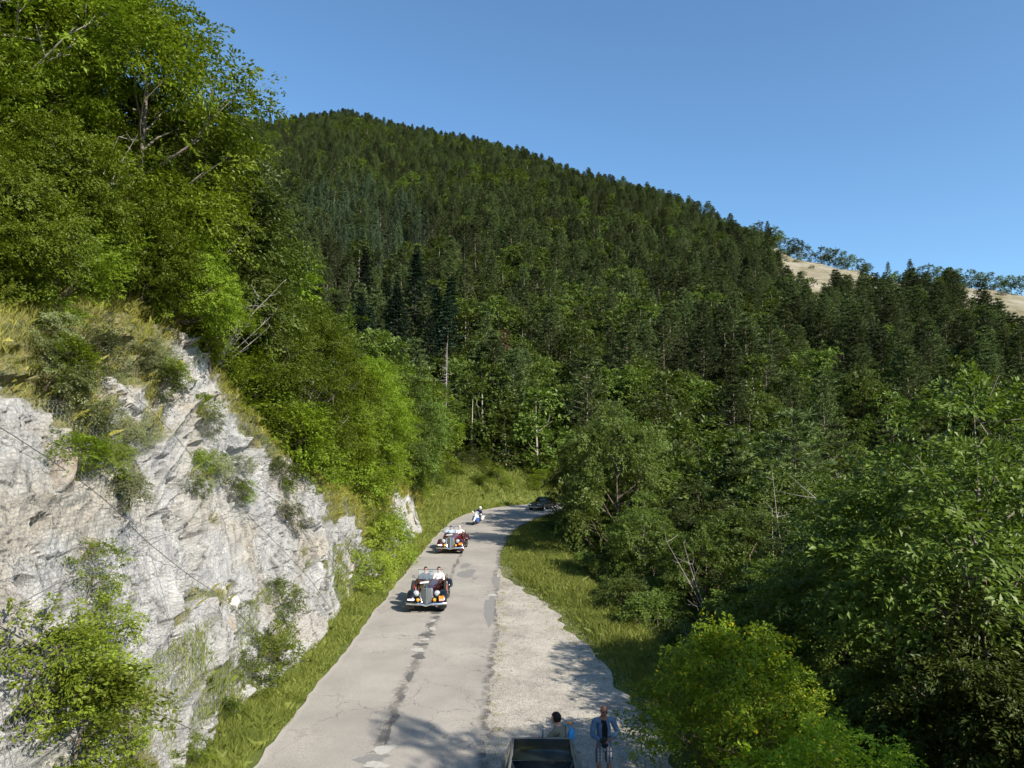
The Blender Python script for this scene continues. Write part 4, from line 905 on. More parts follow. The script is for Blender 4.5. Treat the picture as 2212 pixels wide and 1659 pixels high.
def along_out(n, smin, smax, omin, omax, pw=1.0):
    s = smin + (smax - smin) * RG.random(n) ** pw; L = np.concatenate([[0], np.cumsum(np.hypot(*(OUT[1:] - OUT[:-1]).T))])
    px, py = np.interp(s, L, OUT[:, 0]), np.interp(s, L, OUT[:, 1]); qx, qy = np.interp(s + .3, L, OUT[:, 0]) - px, np.interp(s + .3, L, OUT[:, 1]) - py; l = np.hypot(qx, qy)
    o = omin + (omax - omin) * RG.random(n); return px - qy / l * o, py + qx / l * o, s, o
# left verge
x, y, s, o = along_out(100000, 93, 190, -.05, 2.3, 1.7); z = terrain(x, y)
k = (vnoise(x * 1.5, y * 1.5, s=3) > -.75 + .6 * np.exp(-o / .15)); x, y, z, s, o = x[k], y[k], z[k], s[k], o[k]
tall = np.clip(.5 + .5 * fbm(x / 2, y / 2, s=77, o=3) * 2, .15, 1)
blades('verge_grass', np.stack([x, y, z], 1), (.12 + .42 * tall) * np.clip(o / .4 + .25, .25, 1), np.interp(y, [14, 40, 90], [.013, .03, .06]), M['grass'], 'strip of green grass between the road and the rock')
# bank beyond the bend
x, y, s, o = along_out(45000, 140, 200, 0, 8); z = terrain(x, y)
blades('bank_grass', np.stack([x, y, z], 1), .55, .07, M['grass'], 'bright grass on the bank beyond the bend')
# right verge
n = 120000; y = 13 + 77 * RG.random(n) ** 1.25; km = INN[:, 1] < 86; yi = np.interp(y, INN[km][:12 + 20, 1], INN[km][:12 + 20, 0])
lo = np.where(y < 44, np.interp(y, *GE), yi); hi = yi + np.interp(y, *SH) + 2.2; x = lo + (hi - lo) * RG.random(n)
di_ = -pdist(x, y, INN)[0]; k = (di_ > .1) & ((x - lo) > vnoise(x * 2, y * 2, s=6) * .35); x, y, lo = x[k], y[k], lo[k]; z = terrain(x, y)
dens = np.clip((x - lo) / 1.0, .12, 1); k = RG.random(len(x)) < dens; x, y, z, lo = x[k], y[k], z[k], lo[k]
blades('roadside_grass', np.stack([x, y, z], 1), (.16 + .36 * np.clip(.5 + fbm(x / 2.4, y / 2.4, s=78, o=3), 0, 1)) * np.clip((x - lo) / 1.2 + .3, .3, 1), np.interp(y, [14, 40, 90], [.016, .03, .06]), M['grass'], 'wide grassy verge between the lay-by and the ravine')
# dry grass hanging over the upper rock
ii = RG.integers(0, CL.shape[0] - 1, 620000); jj = RG.integers(0, CL.shape[1] - 1, 620000); vg = CLV[ii, jj]
k = (RG.random(len(ii)) < np.clip(vg - .30, 0, 1) * .75) & (CLS[ii, 0] > 5); ii, jj = ii[k], jj[k]; P = CL[ii, jj] + RG.normal(0, .03, (len(ii), 3))
blades('cliff_grass', P, .36, .011 + .0007 * np.clip(P[:, 1] - 14, 0, 60), M['grass_dry'], 'dry yellowish grass tufts hanging over the upper rock', lean=np.array([.5, -.15, .12]), spread=.45)
# grassy slope above the lip
x, y, s, o = along_out(130000, 84, 150, 0, 7.5, 1.1); v1 = 1.5 + np.interp(s, *HC) / SLP; L_ = o + v1 + .2
x2 = x - o + 0; 
px = x - 0 * o
nx_ = -1.0; x = x - (v1 + .2); z = terrain(x, y)
k = vnoise(x * .8, y * .8, s=12) > -.45; x, y, z = x[k], y[k], z[k]
blades('slope_grass', np.stack([x, y, z], 1), .55, .016 + .0007 * np.clip(y - 14, 0, 60), M['grass_dry'], 'long yellow-green grass on the slope above the rock', lean=np.array([.45, -.1, 0]), spread=.4)

# weeds rooted in the broken edges of the lay-by
n = 900; yy = RG.uniform(14.5, 44, n); k = RG.random(n) < .55; xx = np.where(k, -.45 + RG.normal(0, .14, n), np.interp(yy, *GE) - np.abs(RG.normal(0, .5, n)))
c_ = vnoise(yy * 5.3, xx * 3, s=88) > .15; xx, yy = xx[c_], yy[c_]; rep = 9; P = np.repeat(np.stack([xx, yy, xx * 0 + .01], 1), rep, 0) + RG.normal(0, 1, (len(xx) * rep, 3)) * np.array([.05, .05, 0])
blades('lay_by_weeds', P, .055, .013, M['grass_dry'], 'small yellowish weeds in the broken edges of the lay-by', spread=.9, cat='weeds')
# ------------------------------------------------------------------ rockfall net
def surf_grid():
    sub = 12; P = CL[:, :, :]; n1, n2 = P.shape[0] // sub, P.shape[1] // sub
    D = (P - P.mean(axis=(0, 1)))
    A = P[:n1 * sub, :n2 * sub].reshape(n1, sub, n2, sub, 3).mean(axis=(1, 3)); return A
SG = surf_grid(); n1, n2 = SG.shape[:2]
for _ in range(2):
    q = SG.copy(); q[1:-1, 1:-1] = (SG[1:-1, 1:-1] * 2 + SG[2:, 1:-1] + SG[:-2, 1:-1] + SG[1:-1, 2:] + SG[1:-1, :-2]) / 6; SG = q
def surf(a, b, off=.2):
    """a: 0..1 along the cutting, b: 0..1 up the face"""
    fa = np.clip(a, 0, .9999) * (n1 - 1); fb = np.clip(b, 0, .9999) * (n2 - 1); i, j = fa.astype(int), fb.astype(int); u_, v_ = (fa - i)[..., None], (fb - j)[..., None]
    p = SG[i, j] * (1 - u_) * (1 - v_) + SG[i + 1, j] * u_ * (1 - v_) + SG[i, j + 1] * (1 - u_) * v_ + SG[i + 1, j + 1] * u_ * v_
    return p + np.array([.89, 0, .45]) * off
SLEN = 86.0
def ribbons(P, Q, w, name, mat, parent=None):
    d = unit(Q - P); s = unit(np.cross(d, np.array([.8, -.4, .45]))) * (w / 2)
    V = np.stack([P - s, P + s, Q + s, Q - s], 1).reshape(-1, 3); return link(name, npmesh(name, V, quads(len(P))), mat, parent)
def wiremesh(sa, sb, cell):
    rows = int(9.5 / (cell * .75)); A_, B_ = [], []
    a = np.arange(sa, sb, cell)
    P0, P1 = [], []
    for rrow in range(rows):
        z = rrow * cell * .75; o = (rrow % 2) * cell / 2; up = z + cell * .25; 
        P0 += [np.stack([a + o, a * 0 + z], 1), np.stack([a + o, a * 0 + z], 1), np.stack([a + o, a * 0 + z], 1)]
        P1 += [np.stack([a + o - cell / 2, a * 0 + up], 1), np.stack([a + o + cell / 2, a * 0 + up], 1), np.stack([a + o, a * 0 + z - cell * .5], 1)]
    return np.concatenate(P0), np.concatenate(P1)
def on(p, off=.2):
    s = p[:, 0]; hc_ = np.interp(s, *HC); b = (p[:, 1] + .3) / (hc_ + 1.5); return surf((s - 66) / SLEN, b * .93, off), b
M['wire'] = plain('galvanised_wire', (.26, .27, .27), .5, .6)
M['cable'] = plain('steel_cable', (.10, .09, .085), .6, .5)
net = empty('rockfall_net', (-8, 30, 0), label='grey wire rockfall netting held by cables over the pale rock', cat='rockfall net')
a0, a1 = wiremesh(86, 132, .15); p0, b0 = on(a0); p1, b1 = on(a1); k = (b0 < 1) & (b1 < 1) & (a0[:, 1] > .4)
o = ribbons(p0[k], p1[k], .0055, 'wire_mesh', M['wire'], net); o.matrix_parent_inverse = Matrix.Translation((8, -30, 0))
def cable(pts, rad=.009):
    q = []
    for (s0, z0), (s1, z1) in zip(pts[:-1], pts[1:]):
        for t_ in np.linspace(0, 1, 26)[:-1]: q.append((s0 + (s1 - s0) * t_, z0 + (z1 - z0) * t_))
    q.append(pts[-1]); q = np.array(q); P, b_ = on(q, .24); b = MB(); b.tube([tuple(p) for p in P], rad, 5)
    o = b.build('cable', M['cable'], net); o.matrix_parent_inverse = Matrix.Translation((8, -30, 0))
for s0 in (92.0, 98.5, 105, 111.5, 118, 124.5):
    m_ = float(np.interp(s0, *HC)) * .52
    cable([(s0 - 6.5, min(m_ * 2 + .8, float(np.interp(s0 - 6.5, *HC)) + .2)), (s0, m_), (s0 + 5.5, .6)]); cable([(s0, m_), (s0 + 6.5, float(np.interp(s0 + 6.5, *HC)) * .52)], .006)
    cable([(s0 + .3, m_ * 1.85), (s0, m_), (s0 - .4, .5)], .005)
# tan boulders bulging from the face
m, t, b = newmat('tan_rock'); g = NG(t); P = g.pos()
col = g.ramp(g.noise(P, 2.6, 8, .75, .5), [(.3, (.10, .08, .06)), (.42, (.25, .20, .145)), (.55, (.36, .32, .27)), (.68, (.42, .40, .37))])
g.l(col, b.inputs['Base Color']); b.inputs['Roughness'].default_value = .95; b.inputs['Specular IOR Level'].default_value = .1; g.l(g.bump(g.noise(P, 7, 8, .75), .9, .12), b.inputs['Normal']); M['tan_rock'] = m
def boulder(ys_, h, sx, sy, sz, seed, label, mat):
    x, y, z = cliff_pt(ys_, h, -.12); rr = np.random.default_rng(seed); b = MB(); b.ball((0, 0, 0), 1, 56); V = np.array(b.v)
    for _ in range(22):
        nrm_ = unit(rr.normal(0, 1, 3)); d_ = rr.uniform(.5, .85); k = V @ nrm_ > d_; V[k] -= np.outer(V[k] @ nrm_ - d_, nrm_)
    V *= (1 + .16 * fbm(V[:, 0] * 2.5 + seed, V[:, 1] * 2.5, V[:, 2] * 2.5, o=5, g=.6))[:, None]; b.v = [tuple(p) for p in V * np.array([sx, sy, sz])]
    o = b.build('boulder', mat, loc=(x - sx * .25, y, z), sharp=25); o.rotation_euler = (rr.uniform(-.3, .3), rr.uniform(-.2, .5), rr.uniform(-.5, .5)); tag(o, label, 'boulder')
boulder(15.7, .66, .62, .62, .95, 1, 'large tan boulder bulging from the upper left of the rock face', M['tan_rock'])
boulder(15.9, .50, .5, .55, .62, 2, 'tan boulder just under the largest one on the rock face', M['tan_rock'])
boulder(24.6, .36, .42, .6, .42, 3, 'broad pinkish-tan boulder held by the net right of the rock centre', M['tan_rock'])
boulder(22.2, .24, .3, .36, .42, 4, 'small pale block sticking out low on the rock face', M['stone'])
boulder(24.0, .33, .3, .42, .35, 5, 'grey-tan block above the small pale one', M['stone'])
for i in range(4):
    boulder([45.3, 21.2, 28.5, 19.4][i], [.6, .2, .25, .30][i], .3, .42, .3, 20 + i, ['small tan boulder on top of the far rock face', 'angular tan block near the foot of the rock face', 'rounded block at the right end of the netted rock', 'small angular block left of the rock centre'][i], M['tan_rock'])

# ------------------------------------------------------------------ vehicle materials
M['maroon'] = plain('maroon_paint', (.075, .008, .010), .22, 0, .5, 1.0, .1)
M['maroon_deep'] = plain('blackish_maroon_paint', (.028, .004, .006), .2, 0, .5, 1.0, .1)
M['maroon_dark'] = plain('dark_maroon_paint', (.04, .006, .009), .22, 0, .5, 1.0, .1)
M['black'] = plain('black_paint', (.006, .007, .010), .25, 0, .4, .4, .1)
M['chrome'] = plain('chrome', (.82, .82, .84), .12, 1.0, .5)
M['rubber'] = plain('rubber', (.018, .018, .018), .85, var=.2)
M['amber'] = plain('amber_glass', (.75, .32, .02), .15, 0, .6, .6, .1)
M['orange'] = plain('orange_sticker', (.85, .28, .02), .5)
M['red'] = plain('red_paint', (.50, .03, .03), .4)
M['pink'] = plain('pink_sticker', (.75, .30, .30), .5)
M['white'] = plain('white_paint', (.78, .78, .78), .3, coat=.5, var=.04)
M['cream'] = plain('cream_paint', (.72, .66, .52), .4)
M['leather'] = plain('brown_leather', (.14, .06, .035), .6, var=.3)
M['blue'] = plain('blue_paint', (.03, .10, .34), .3, coat=.6)
M['silver'] = plain('silver_green_paint', (.12, .125, .11), .45, .2, .4, .2, .06)
M['darkglass'] = plain('dark_glass', (.006, .010, .014), .05, 0, 1.0, 0)
M['dark'] = plain('dark_trim', (.02, .02, .022), .6)
M['skin'] = plain('skin', (.50, .27, .19), .55, var=.08, vscale=20)
M['skin_dark'] = plain('tanned_skin', (.26, .13, .09), .55, var=.08, vscale=20)
M['hair'] = plain('black_hair', (.012, .010, .009), .7, var=.5, vscale=60)
M['hair_white'] = plain('white_hair', (.65, .63, .60), .8, var=.2, vscale=60)
def glass(name, col, alpha):
    m, t, b = newmat(name); b.inputs['Base Color'].default_value = (*col, 1); b.inputs['Roughness'].default_value = .03; b.inputs['Alpha'].default_value = alpha; b.inputs['Specular IOR Level'].default_value = .8; return m
M['pane'] = glass('windscreen_glass', (.5, .6, .62), .22)
M['lens'] = plain('headlamp_lens', (.55, .58, .60), .08, .3, .8, 1.0, .1)
m, t, b = newmat('grille_bars'); g = NG(t); tc = g.n('TexCoord').outputs['Object']; wv = g.n('TexWave'); wv.inputs['Scale'].default_value = 12; wv.inputs['Distortion'].default_value = 0; g.l(tc, wv.inputs['Vector'])
g.l(g.mix(wv.outputs['Fac'], (.015, .017, .017), (.16, .17, .165)), b.inputs['Base Color']); b.inputs['Metallic'].default_value = .3; b.inputs['Roughness'].default_value = .35; M['grille'] = m
def digits(txt, size, mat, parent, loc, rot, depth=.002):
    cu = bpy.data.curves.new('digits', 'FONT'); cu.body = txt; cu.size = size; cu.align_x = 'CENTER'; cu.align_y = 'CENTER'; cu.extrude = depth
    tmp = bpy.data.objects.new('tmp', cu); COL.objects.link(tmp); dg = bpy.context.evaluated_depsgraph_get(); me = bpy.data.meshes.new_from_object(tmp.evaluated_get(dg)); bpy.data.objects.remove(tmp)
    o = link('number', me, mat, parent, loc); o.rotation_euler = rot; return o

def wheel(root, x, y, z, r, w, rim_m, side, name='wheel', wall=None, tilt=0.0):
    b = MB(); h = w / 2; b.lathe([(r * .70, -h * .8), (r * .86, -h), (r * .97, -h * .75), (r, -h * .3), (r, h * .3), (r * .97, h * .75), (r * .86, h), (r * .70, h * .8)], (0, 0, 0), (1, 0, 0), 28)
    o = b.build(name, M['rubber'], root, loc=(x, y, z)); o.rotation_euler = (0, tilt, 0)
    b = MB(); s = side
    b.lathe([(r * .72, -h * .8), (r * .72, h * .8)], (0, 0, 0), (1, 0, 0), 28)
    b.lathe([(0, s * h * .95), (r * .2, s * h * .95), (r * .26, s * h * .5), (r * .60, s * h * .35), (r * .72, s * h * .8)], (0, 0, 0), (1, 0, 0), 28)
    b.build('rim', rim_m, o)
    b = MB(); b.lathe([(0, s * h * 1.15), (r * .12, s * h * 1.1), (r * .18, s * h * .9)], (0, 0, 0), (1, 0, 0), 16); b.build('hub_cap', M['chrome'], o)
    if wall: b = MB(); b.lathe([(r * .74, s * h * 1.0), (r * .9, s * h * 1.02)], (0, 0, 0), (1, 0, 0), 28); b.build('whitewall', wall, o)
    return o
def vintage_car(loc, rz, paint, wing, label, number, spare, scale=1.0):
    e = empty('vintage_car', loc, rz, label=label, cat='vintage car', group='vintage open cars driving down the road'); e.scale = (scale,) * 3
    def sec(y, hw, zt, zb, n=18, p=2.6, vee=0):
        r_ = []
        for k in range(n):
            a = math.pi * k / (n - 1); c, s = math.cos(a), math.sin(a)
            r_.append((hw * math.copysign(abs(c) ** (2 / p), c), y, zb + (zt - zb) * abs(s) ** (2 / p)))
        return r_
    b = MB(); b.loft([sec(-1.50, .19, .97, .42), sec(-1.46, .22, 1.0, .42), sec(-1.1, .33, 1.03, .42), sec(-.6, .46, 1.08, .42), (sec(-.15, .58, 1.14, .40)), sec(-.02, .61, 1.15, .40), sec(.03, .62, 1.13, .40)], close=True)
    b.build('bonnet', M[paint], e)
    for s in (-1, 1):                         # louvres on each bonnet side
        b = MB(); [b.box((s * (.37 + .02 * k), -1.05 + k * .085, .82), (.02, .05, .2), rot=(0, 0, -s * .27)) for k in range(8)]; b.build('louvre_row', M[paint], e, smooth=False)
    b = MB()
    def tub(y, hw, zt, zb): return [(-hw, y, zt), (-hw * 1.04, y, (zt + zb) / 2 + .1), (-hw * .98, y, zb + .06), (-hw * .85, y, zb), (hw * .85, y, zb), (hw * .98, y, zb + .06), (hw * 1.04, y, (zt + zb) / 2 + .1), (hw, y, zt)]
    b.loft([tub(y, hw, zt, .36) for y, hw, zt in ((-.02, .61, 1.10), (.2, .65, 1.06), (.7, .68, 1.02), (1.1, .68, 1.04), (1.4, .66, 1.08), (1.75, .60, 1.06))], close=False); b.build('body', M[paint], e, solid=.03)
    b = MB(); b.loft([sec(1.38, .66, 1.08, .38), sec(1.7, .62, 1.04, .38), sec(2.0, .50, .85, .38), sec(2.18, .34, .6, .38)]); b.build('boot', M[paint], e)
    b = MB(); b.box((0, .12, .98), (1.16, .08, .22), rot=(.25, 0, 0)); b.build('dashboard', M['leather'], e, bevel=.02)
    for s in (-.31, .31):
        b = MB(); b.box((s, .72, .52), (.52, .5, .16)); b.box((s, 1.02, .80), (.54, .14, .55), rot=(-.2, 0, 0)); b.build('seat', M['leather'], e, bevel=.04)
    b = MB(); b.box((0, 1.33, .82), (1.2, .12, .5), rot=(-.2, 0, 0)); b.build('rear_seat', M['leather'], e, bevel=.04)
    # windscreen
    wz0, wz1, wy0, wy1, ww = 1.12, 1.53, .02, .10, .57
    b = MB(); cn = [(-ww, wy0, wz0), (-ww, wy1, wz1), (ww, wy1, wz1), (ww, wy0, wz0)]; b.tube(cn + [cn[0]], .016, 6); b.tube([(0, wy0, wz0), (0, wy1, wz1)], .007, 5)
    wf = b.build('windscreen', M['chrome'], e); b = MB(); b.add([(p[0], p[1] + .002, p[2]) for p in cn], [(0, 1, 2, 3)]); b.build('pane', M['pane'], wf, smooth=False)
    b = MB(); b.box((0, .13, 1.44), (.17, .03, .05)); b.build('rear_view_mirror', M['dark'], e, bevel=.01)
    b = MB(); b.tube([(.31 + .19 * math.cos(a), .36 + .05 * math.sin(a) , 1.0 + .18 * math.sin(a)) for a in np.linspace(0, 6.283, 21)], .013, 6); b.tube([(.31, .36, 1.0), (.31, .1, .92)], .014, 6); b.tube([(.12, .36, 1.0), (.5, .36, 1.0)], .008, 5); b.build('steering_wheel', M['dark'], e)
    for s in (-1, 1):
        b = MB(); b.tube([(s * .60, .02, 1.15), (s * .74, -.02, 1.22)], .01, 5); b.lathe([(0, -.02), (.055, -.015), (.065, .01), (0, .02)], (s * .78, -.02, 1.24), (0, 1, 0), 14); b.build('wing_mirror', M['chrome'], e)
    # wings and running boards
    for s in (-1, 1):
        b = MB(); pth = []
        for a in np.linspace(-22, 118, 13): a = R_(a); pth.append((-1.35 - .47 * math.cos(a), .38 + .47 * math.sin(a), math.cos(a), math.sin(a), 1))
        pth += [(-.98, .70, -.6, .8, 1), (-.76, .52, -.6, .8, .95), (-.52, .38, -.4, .9, .9), (-.25, .33, 0, 1, .85), (.3, .325, 0, 1, .85), (.80, .325, 0, 1, .85)]
        secs = []
        for y, z, ny, nz, k in pth:
            sect = []
            for u_, d_ in ((0, -.06), (.1, .0), (.3, .03), (.55, .045), (.8, .025), (.95, -.03), (1.0, -.09)):
                dd = d_ * (1 if k == 1 else .4); sect.append((s * (.50 + .38 * u_ * k), y - ny * dd, z + nz * dd))
            secs.append(sect)
        b.loft(secs, close=False); b.build('front_wing', M[wing], e, solid=.02)
        b = MB(); secs = []
        for a in np.linspace(205, 345, 13):
            a_ = R_(a - 180); y, z = 1.45 - .46 * math.cos(a_), .38 + .46 * max(math.sin(a_), -.3); ny, nz = math.cos(a_), math.sin(a_)
            secs.append([(s * (.56 + .33 * u_), y - ny * d_, z + nz * d_) for u_, d_ in ((0, 0), (.2, .03), (.5, .05), (.8, .02), (.95, -.05), (1, -.12))])
        b.loft(secs, close=False); b.build('rear_wing', M[wing], e, solid=.02)
        for y in (-1.35, 1.45): wheel(e, s * .70, y, .37, .37, .14, M['maroon_dark'] if not spare else M['dark'], s)
        if spare: wheel(e, s * .735, -.50, .80, .36, .14, M['red'], s, 'spare_wheel', M['cream'], tilt=-s * .06)
        b = MB(); b.lathe([(.02, .16), (.07, .13), (.115, .06), (.135, 0), (.13, -.015)], (s * .46, -1.58, .80), (0, 1, 0), 22); b.lathe([(.025, 0), (.025, .25)], (s * .46, -1.52, .55), (0, .1, 1), 8); hl = b.build('headlight', M['chrome'], e)
        b = MB(); b.lathe([(.127, 0), (.09, -.025), (0, -.035)], (s * .46, -1.582, .80), (0, 1, 0), 20); b.build('lens', M['lens'], hl)
        b = MB(); b.lathe([(.01, .08), (.07, .04), (.08, 0), (.075, -.01)], (s * .36, -1.80, .56), (0, 1, 0), 18); fl = b.build('fog_lamp', M['chrome'], e)
        b = MB(); b.lathe([(.074, -.005), (.04, -.022), (0, -.028)], (s * .36, -1.80, .56), (0, 1, 0), 18); b.build('lens', M['amber'], fl)
        b = MB(); b.lathe([(.0, -.03), (.035, -.025), (.04, 0), (.015, .05), (.012, .2)], (s * .27, -1.70, .68), (0, 1, 0), 12); b.build('horn', M['chrome'], e)
        b = MB(); b.tube([(s * .66, 2.02, .62), (s * .66, 2.08, .62)], [.05, .045], 12); b.build('tail_light', M['red'], e)
    # grille: a shield with a prow, leaning back
    def gp(u_, z): hw = float(np.interp(z, [.30, .36, .46, .62, .85, 1.0, 1.03], [.015, .13, .20, .25, .255, .24, .22])); return (u_ * hw, -1.80 + (z - .3) * .30 - .05 * (1 - abs(u_)) , z)
    zs = np.linspace(.30, 1.03, 16); us = np.linspace(-1, 1, 11); b = MB(); b.loft([[gp(u_, z) for u_ in us] for z in zs], close=False); b.build('grille', M['grille'], e, solid=.02)
    b = MB(); ol = [gp(-1, z) for z in zs] + [gp(u_, 1.03) for u_ in us[1:-1]] + [gp(1, z) for z in zs[::-1]]; b.tube(ol + [ol[0]], .018, 6); b.tube([gp(0, z) for z in zs], .012, 6); b.build('grille_frame', M['chrome'], e)
    b = MB(); b.loft([[gp(-1, z), (gp(-1, z)[0] * 1.05, -1.45, z), (-gp(-1, z)[0] * 1.05, -1.45, z), gp(1, z)] for z in zs], close=False); b.build('radiator_shell', M[paint], e)
    b = MB(); b.tube([(0, -1.62, 1.03), (0, -1.60, 1.09), (0, -1.50, 1.12)], [.02, .016, .006], 8); b.build('mascot', M['chrome'], e)
    b = MB(); b.box((0, -1.62, .38), (.95, .35, .16)); b.build('apron', M[wing], e, bevel=.05)
    # bumper with the dip in the middle
    xs = np.linspace(-.88, .88, 33); b = MB()
    b.loft([[(x, -2.00 + .14 * (abs(x) / .88) ** 3 + dy_, .42 - .06 * math.exp(-(x / .13) ** 2) + dz_) for dy_, dz_ in ((0, -.045), (-.02, -.02), (-.02, .02), (0, .045), (.02, .02), (.02, -.02))] for x in xs])
    for s in (-1, 1): b.tube([(s * .33, -1.98, .40), (s * .33, -1.5, .40)], .02, 6); b.lathe([(0, -.06), (.02, -.05), (.02, .06), (0, .07)], (s * .33, -2.03, .42), (0, 0, 1), 8)
    b.build('bumper', M['chrome'], e)
    b = MB(); b.box((0, .2, .30), (1.1, 3.2, .08)); b.tube([(-.7, -1.35, .36), (.7, -1.35, .36)], .035, 8); b.tube([(-.7, 1.45, .36), (.7, 1.45, .36)], .04, 8); b.build('chassis', M['dark'], e)
    # stickers
    b = MB(); b.box((.66, -1.80, .66), (.22, .012, .14), rot=(-.35, 0, 0)); st = b.build('number_sticker', M['orange'], e, smooth=False); digits(number, .15, M['dark'], st, (.66, -1.809, .662), (math.pi / 2 - .35, 0, 0))
    if spare:
        b = MB(); b.box((.66, -1.855, .565), (.2, .012, .07), rot=(-.25, 0, 0)); b.build('small_sticker', M['pink'], e, smooth=False)
    b = MB(); b.box((-.66, -1.845, .58), (.30, .012, .07), rot=(-.3, 0, 0)); b.build('white_sticker', M['white'], e, smooth=False)
    b = MB(); b.box((-.22, -.52, 1.073), (.40, .26, .012), rot=(.10, -.12, 0)); b.build('bonnet_sticker', M['white'], e, smooth=False)
    return e

# ------------------------------------------------------------------ people
def skin_eval(nodes, edges, sub=1):
    me = bpy.data.meshes.new('t'); me.from_pydata([n[0] for n in nodes], edges, []); o = bpy.data.objects.new('t', me); COL.objects.link(o)
    md = o.modifiers.new('s', 'SKIN'); md.use_smooth_shade = True
    for v_, n in zip(me.skin_vertices[0].data, nodes): v_.radius = n[1] if isinstance(n[1], tuple) else (n[1], n[1])
    me.skin_vertices[0].data[0].use_root = True
    if sub: m2 = o.modifiers.new('u', 'SUBSURF'); m2.levels = sub; m2.render_levels = sub
    dg = bpy.context.evaluated_depsgraph_get(); r_ = bpy.data.meshes.new_from_object(o.evaluated_get(dg)); bpy.data.objects.remove(o)
    V = [tuple(v_.co) for v_ in r_.vertices]; Fs = [tuple(p.vertices) for p in r_.polygons]; return V, Fs
def chain(nodes, edges, start, pts):
    a = start
    for p in pts: nodes.append(p); edges.append((a, len(nodes) - 1)); a = len(nodes) - 1
    return a
def lerp(a, b, t): return tuple(a[i] + (b[i] - a[i]) * t for i in range(3))
def person(loc, rz, J, label, skin, hairm, clothes, group=None, voxel=.009, hair='short', tilt=(0, 0), shoes='dark', head_dir=(0, -1, 0), helmet=None):
    """J: joints in metres, facing -Y. clothes: list of (name, material, kind, extra)"""
    e = empty('person', loc, rz, label=label, cat='person', group=group); e.rotation_euler = (tilt[0], tilt[1], rz)
    J = dict(J); pel, ch_, nk, hd = J['pelvis'], J['chest'], J['neck'], J['head']
    nodes = [(pel, (.14, .10)), (lerp(pel, ch_, .5), (.125, .095)), (ch_, (.155, .105)), (lerp(ch_, nk, .7), (.10, .075)), (nk, .060), (lerp(nk, hd, .5), .058)]
    edges = [(0, 1), (1, 2), (2, 3), (3, 4), (4, 5)]
    for s in ('l', 'r'):
        sh, el, wr = J['sh_' + s], J['el_' + s], J['wr_' + s]; hp, kn, an, to = J['hip_' + s], J['kn_' + s], J['an_' + s], J['toe_' + s]
        i = chain(nodes, edges, 3, [(lerp(lerp(ch_, nk, .8), sh, .55), .066), (sh, .064), (lerp(sh, el, .35), .052), (el, .040), (lerp(el, wr, .3), .041), (wr, .027)])
        d = Vector(wr) - Vector(el); d.normalize(); hdv = Vector(J.get('hand_' + s, tuple(d))).normalized()
        nrm_ = Vector(J.get('palm_' + s, (0, 0, -1))); sd_ = hdv.cross(nrm_).normalized(); nrm_ = sd_.cross(hdv).normalized(); sg = 1 if s == 'l' else -1
        pc = Vector(wr) + hdv * .05; i = chain(nodes, edges, i, [(tuple(pc), (.034, .016)), (tuple(pc + hdv * .035), (.036, .014))])
        for k, (off, ln) in enumerate(((-.028, .066), (-.009, .075), (.010, .070), (.028, .055))):
            b0 = pc + hdv * .045 + sd_ * off; curl = J.get('curl', .5); d1 = (hdv + nrm_ * curl * .6).normalized(); d2 = (hdv + nrm_ * curl * 1.6).normalized(); d3 = (hdv * .6 + nrm_ * curl * 2.4).normalized()
            p1 = b0 + d1 * ln * .45; p2 = p1 + d2 * ln * .32; p3 = p2 + d3 * ln * .25
            chain(nodes, edges, i, [(tuple(b0), .010), (tuple(p1), .0092), (tuple(p2), .0085), (tuple(p3), .0075)])
        t0 = pc + sd_ * (-.032 * sg) - hdv * .01; t1 = t0 + (hdv * .6 - sd_ * sg * .7 + nrm_ * .4).normalized() * .035; t2 = t1 + (hdv * .9 - sd_ * sg * .2 + nrm_ * .6).normalized() * .03
        chain(nodes, edges, i - 1, [(tuple(t0), .013), (tuple(t1), .011), (tuple(t2), .009)])
        i = chain(nodes, edges, 0, [(hp, .092), (lerp(hp, kn, .3), .085), (kn, .055), (lerp(kn, an, .3), .057), (an, .036), (lerp(an, to, .5), .038), (to, .030)])
    V, Fs = skin_eval(nodes, edges)
    b = MB(); b.v = [tuple(v_) for v_ in V]; b.f = list(Fs); b.m = [0] * len(Fs)
    hv = Vector(head_dir).normalized(); Rm = Matrix.Translation(hd) @ Matrix.Rotation(math.atan2(hv.x, -hv.y), 4, 'Z') @ Matrix.Rotation(J.get('nod', 0.0), 4, 'X')
    b.M = Rm; hb = MB(); hb.ball((0, 0, 0), 1, 24, sc=(.081, .10, .122)); hv_ = []
    for x, y, z in hb.v:                       # jaw narrows, brow, cheeks
        if z < 0: k = 1 + z * 2.6; x *= max(k, .62); y = y * max(1 + z * 1.2, .75) - (.006 if y < 0 else 0)
        if y < 0 and .0 < z < .035 and .012 < abs(x) < .05: y += .008
        hv_.append((x, y, z))
    b.add(hv_, hb.f); b.ball((0, -.098, -.022), .013, 10, sc=(1, 1.1, 1.5)); b.ball((0, -.088, -.058), .018, 10, sc=(1.3, .5, .45)); b.ball((0, -.083, -.095), .022, 10, sc=(1.1, .7, .6))
    for s in (-1, 1): b.ball((s * .077, .008, -.008), .02, 10, sc=(.35, .8, 1.5))
    b.M = Matrix(); o = b.build('body', skin, e); md = o.modifiers.new('r', 'REMESH'); md.mode = 'VOXEL'; md.voxel_size = voxel; md.use_smooth_shade = True
    b = MB(); b.M = Rm
    for s in (-1, 1): b.ball((s * .031, -.085, .012), .010, 8, sc=(1.3, .6, .8)); b.box((s * .031, -.093, .034), (.034, .008, .007))
    b.build('eyes', M['hair'], e)
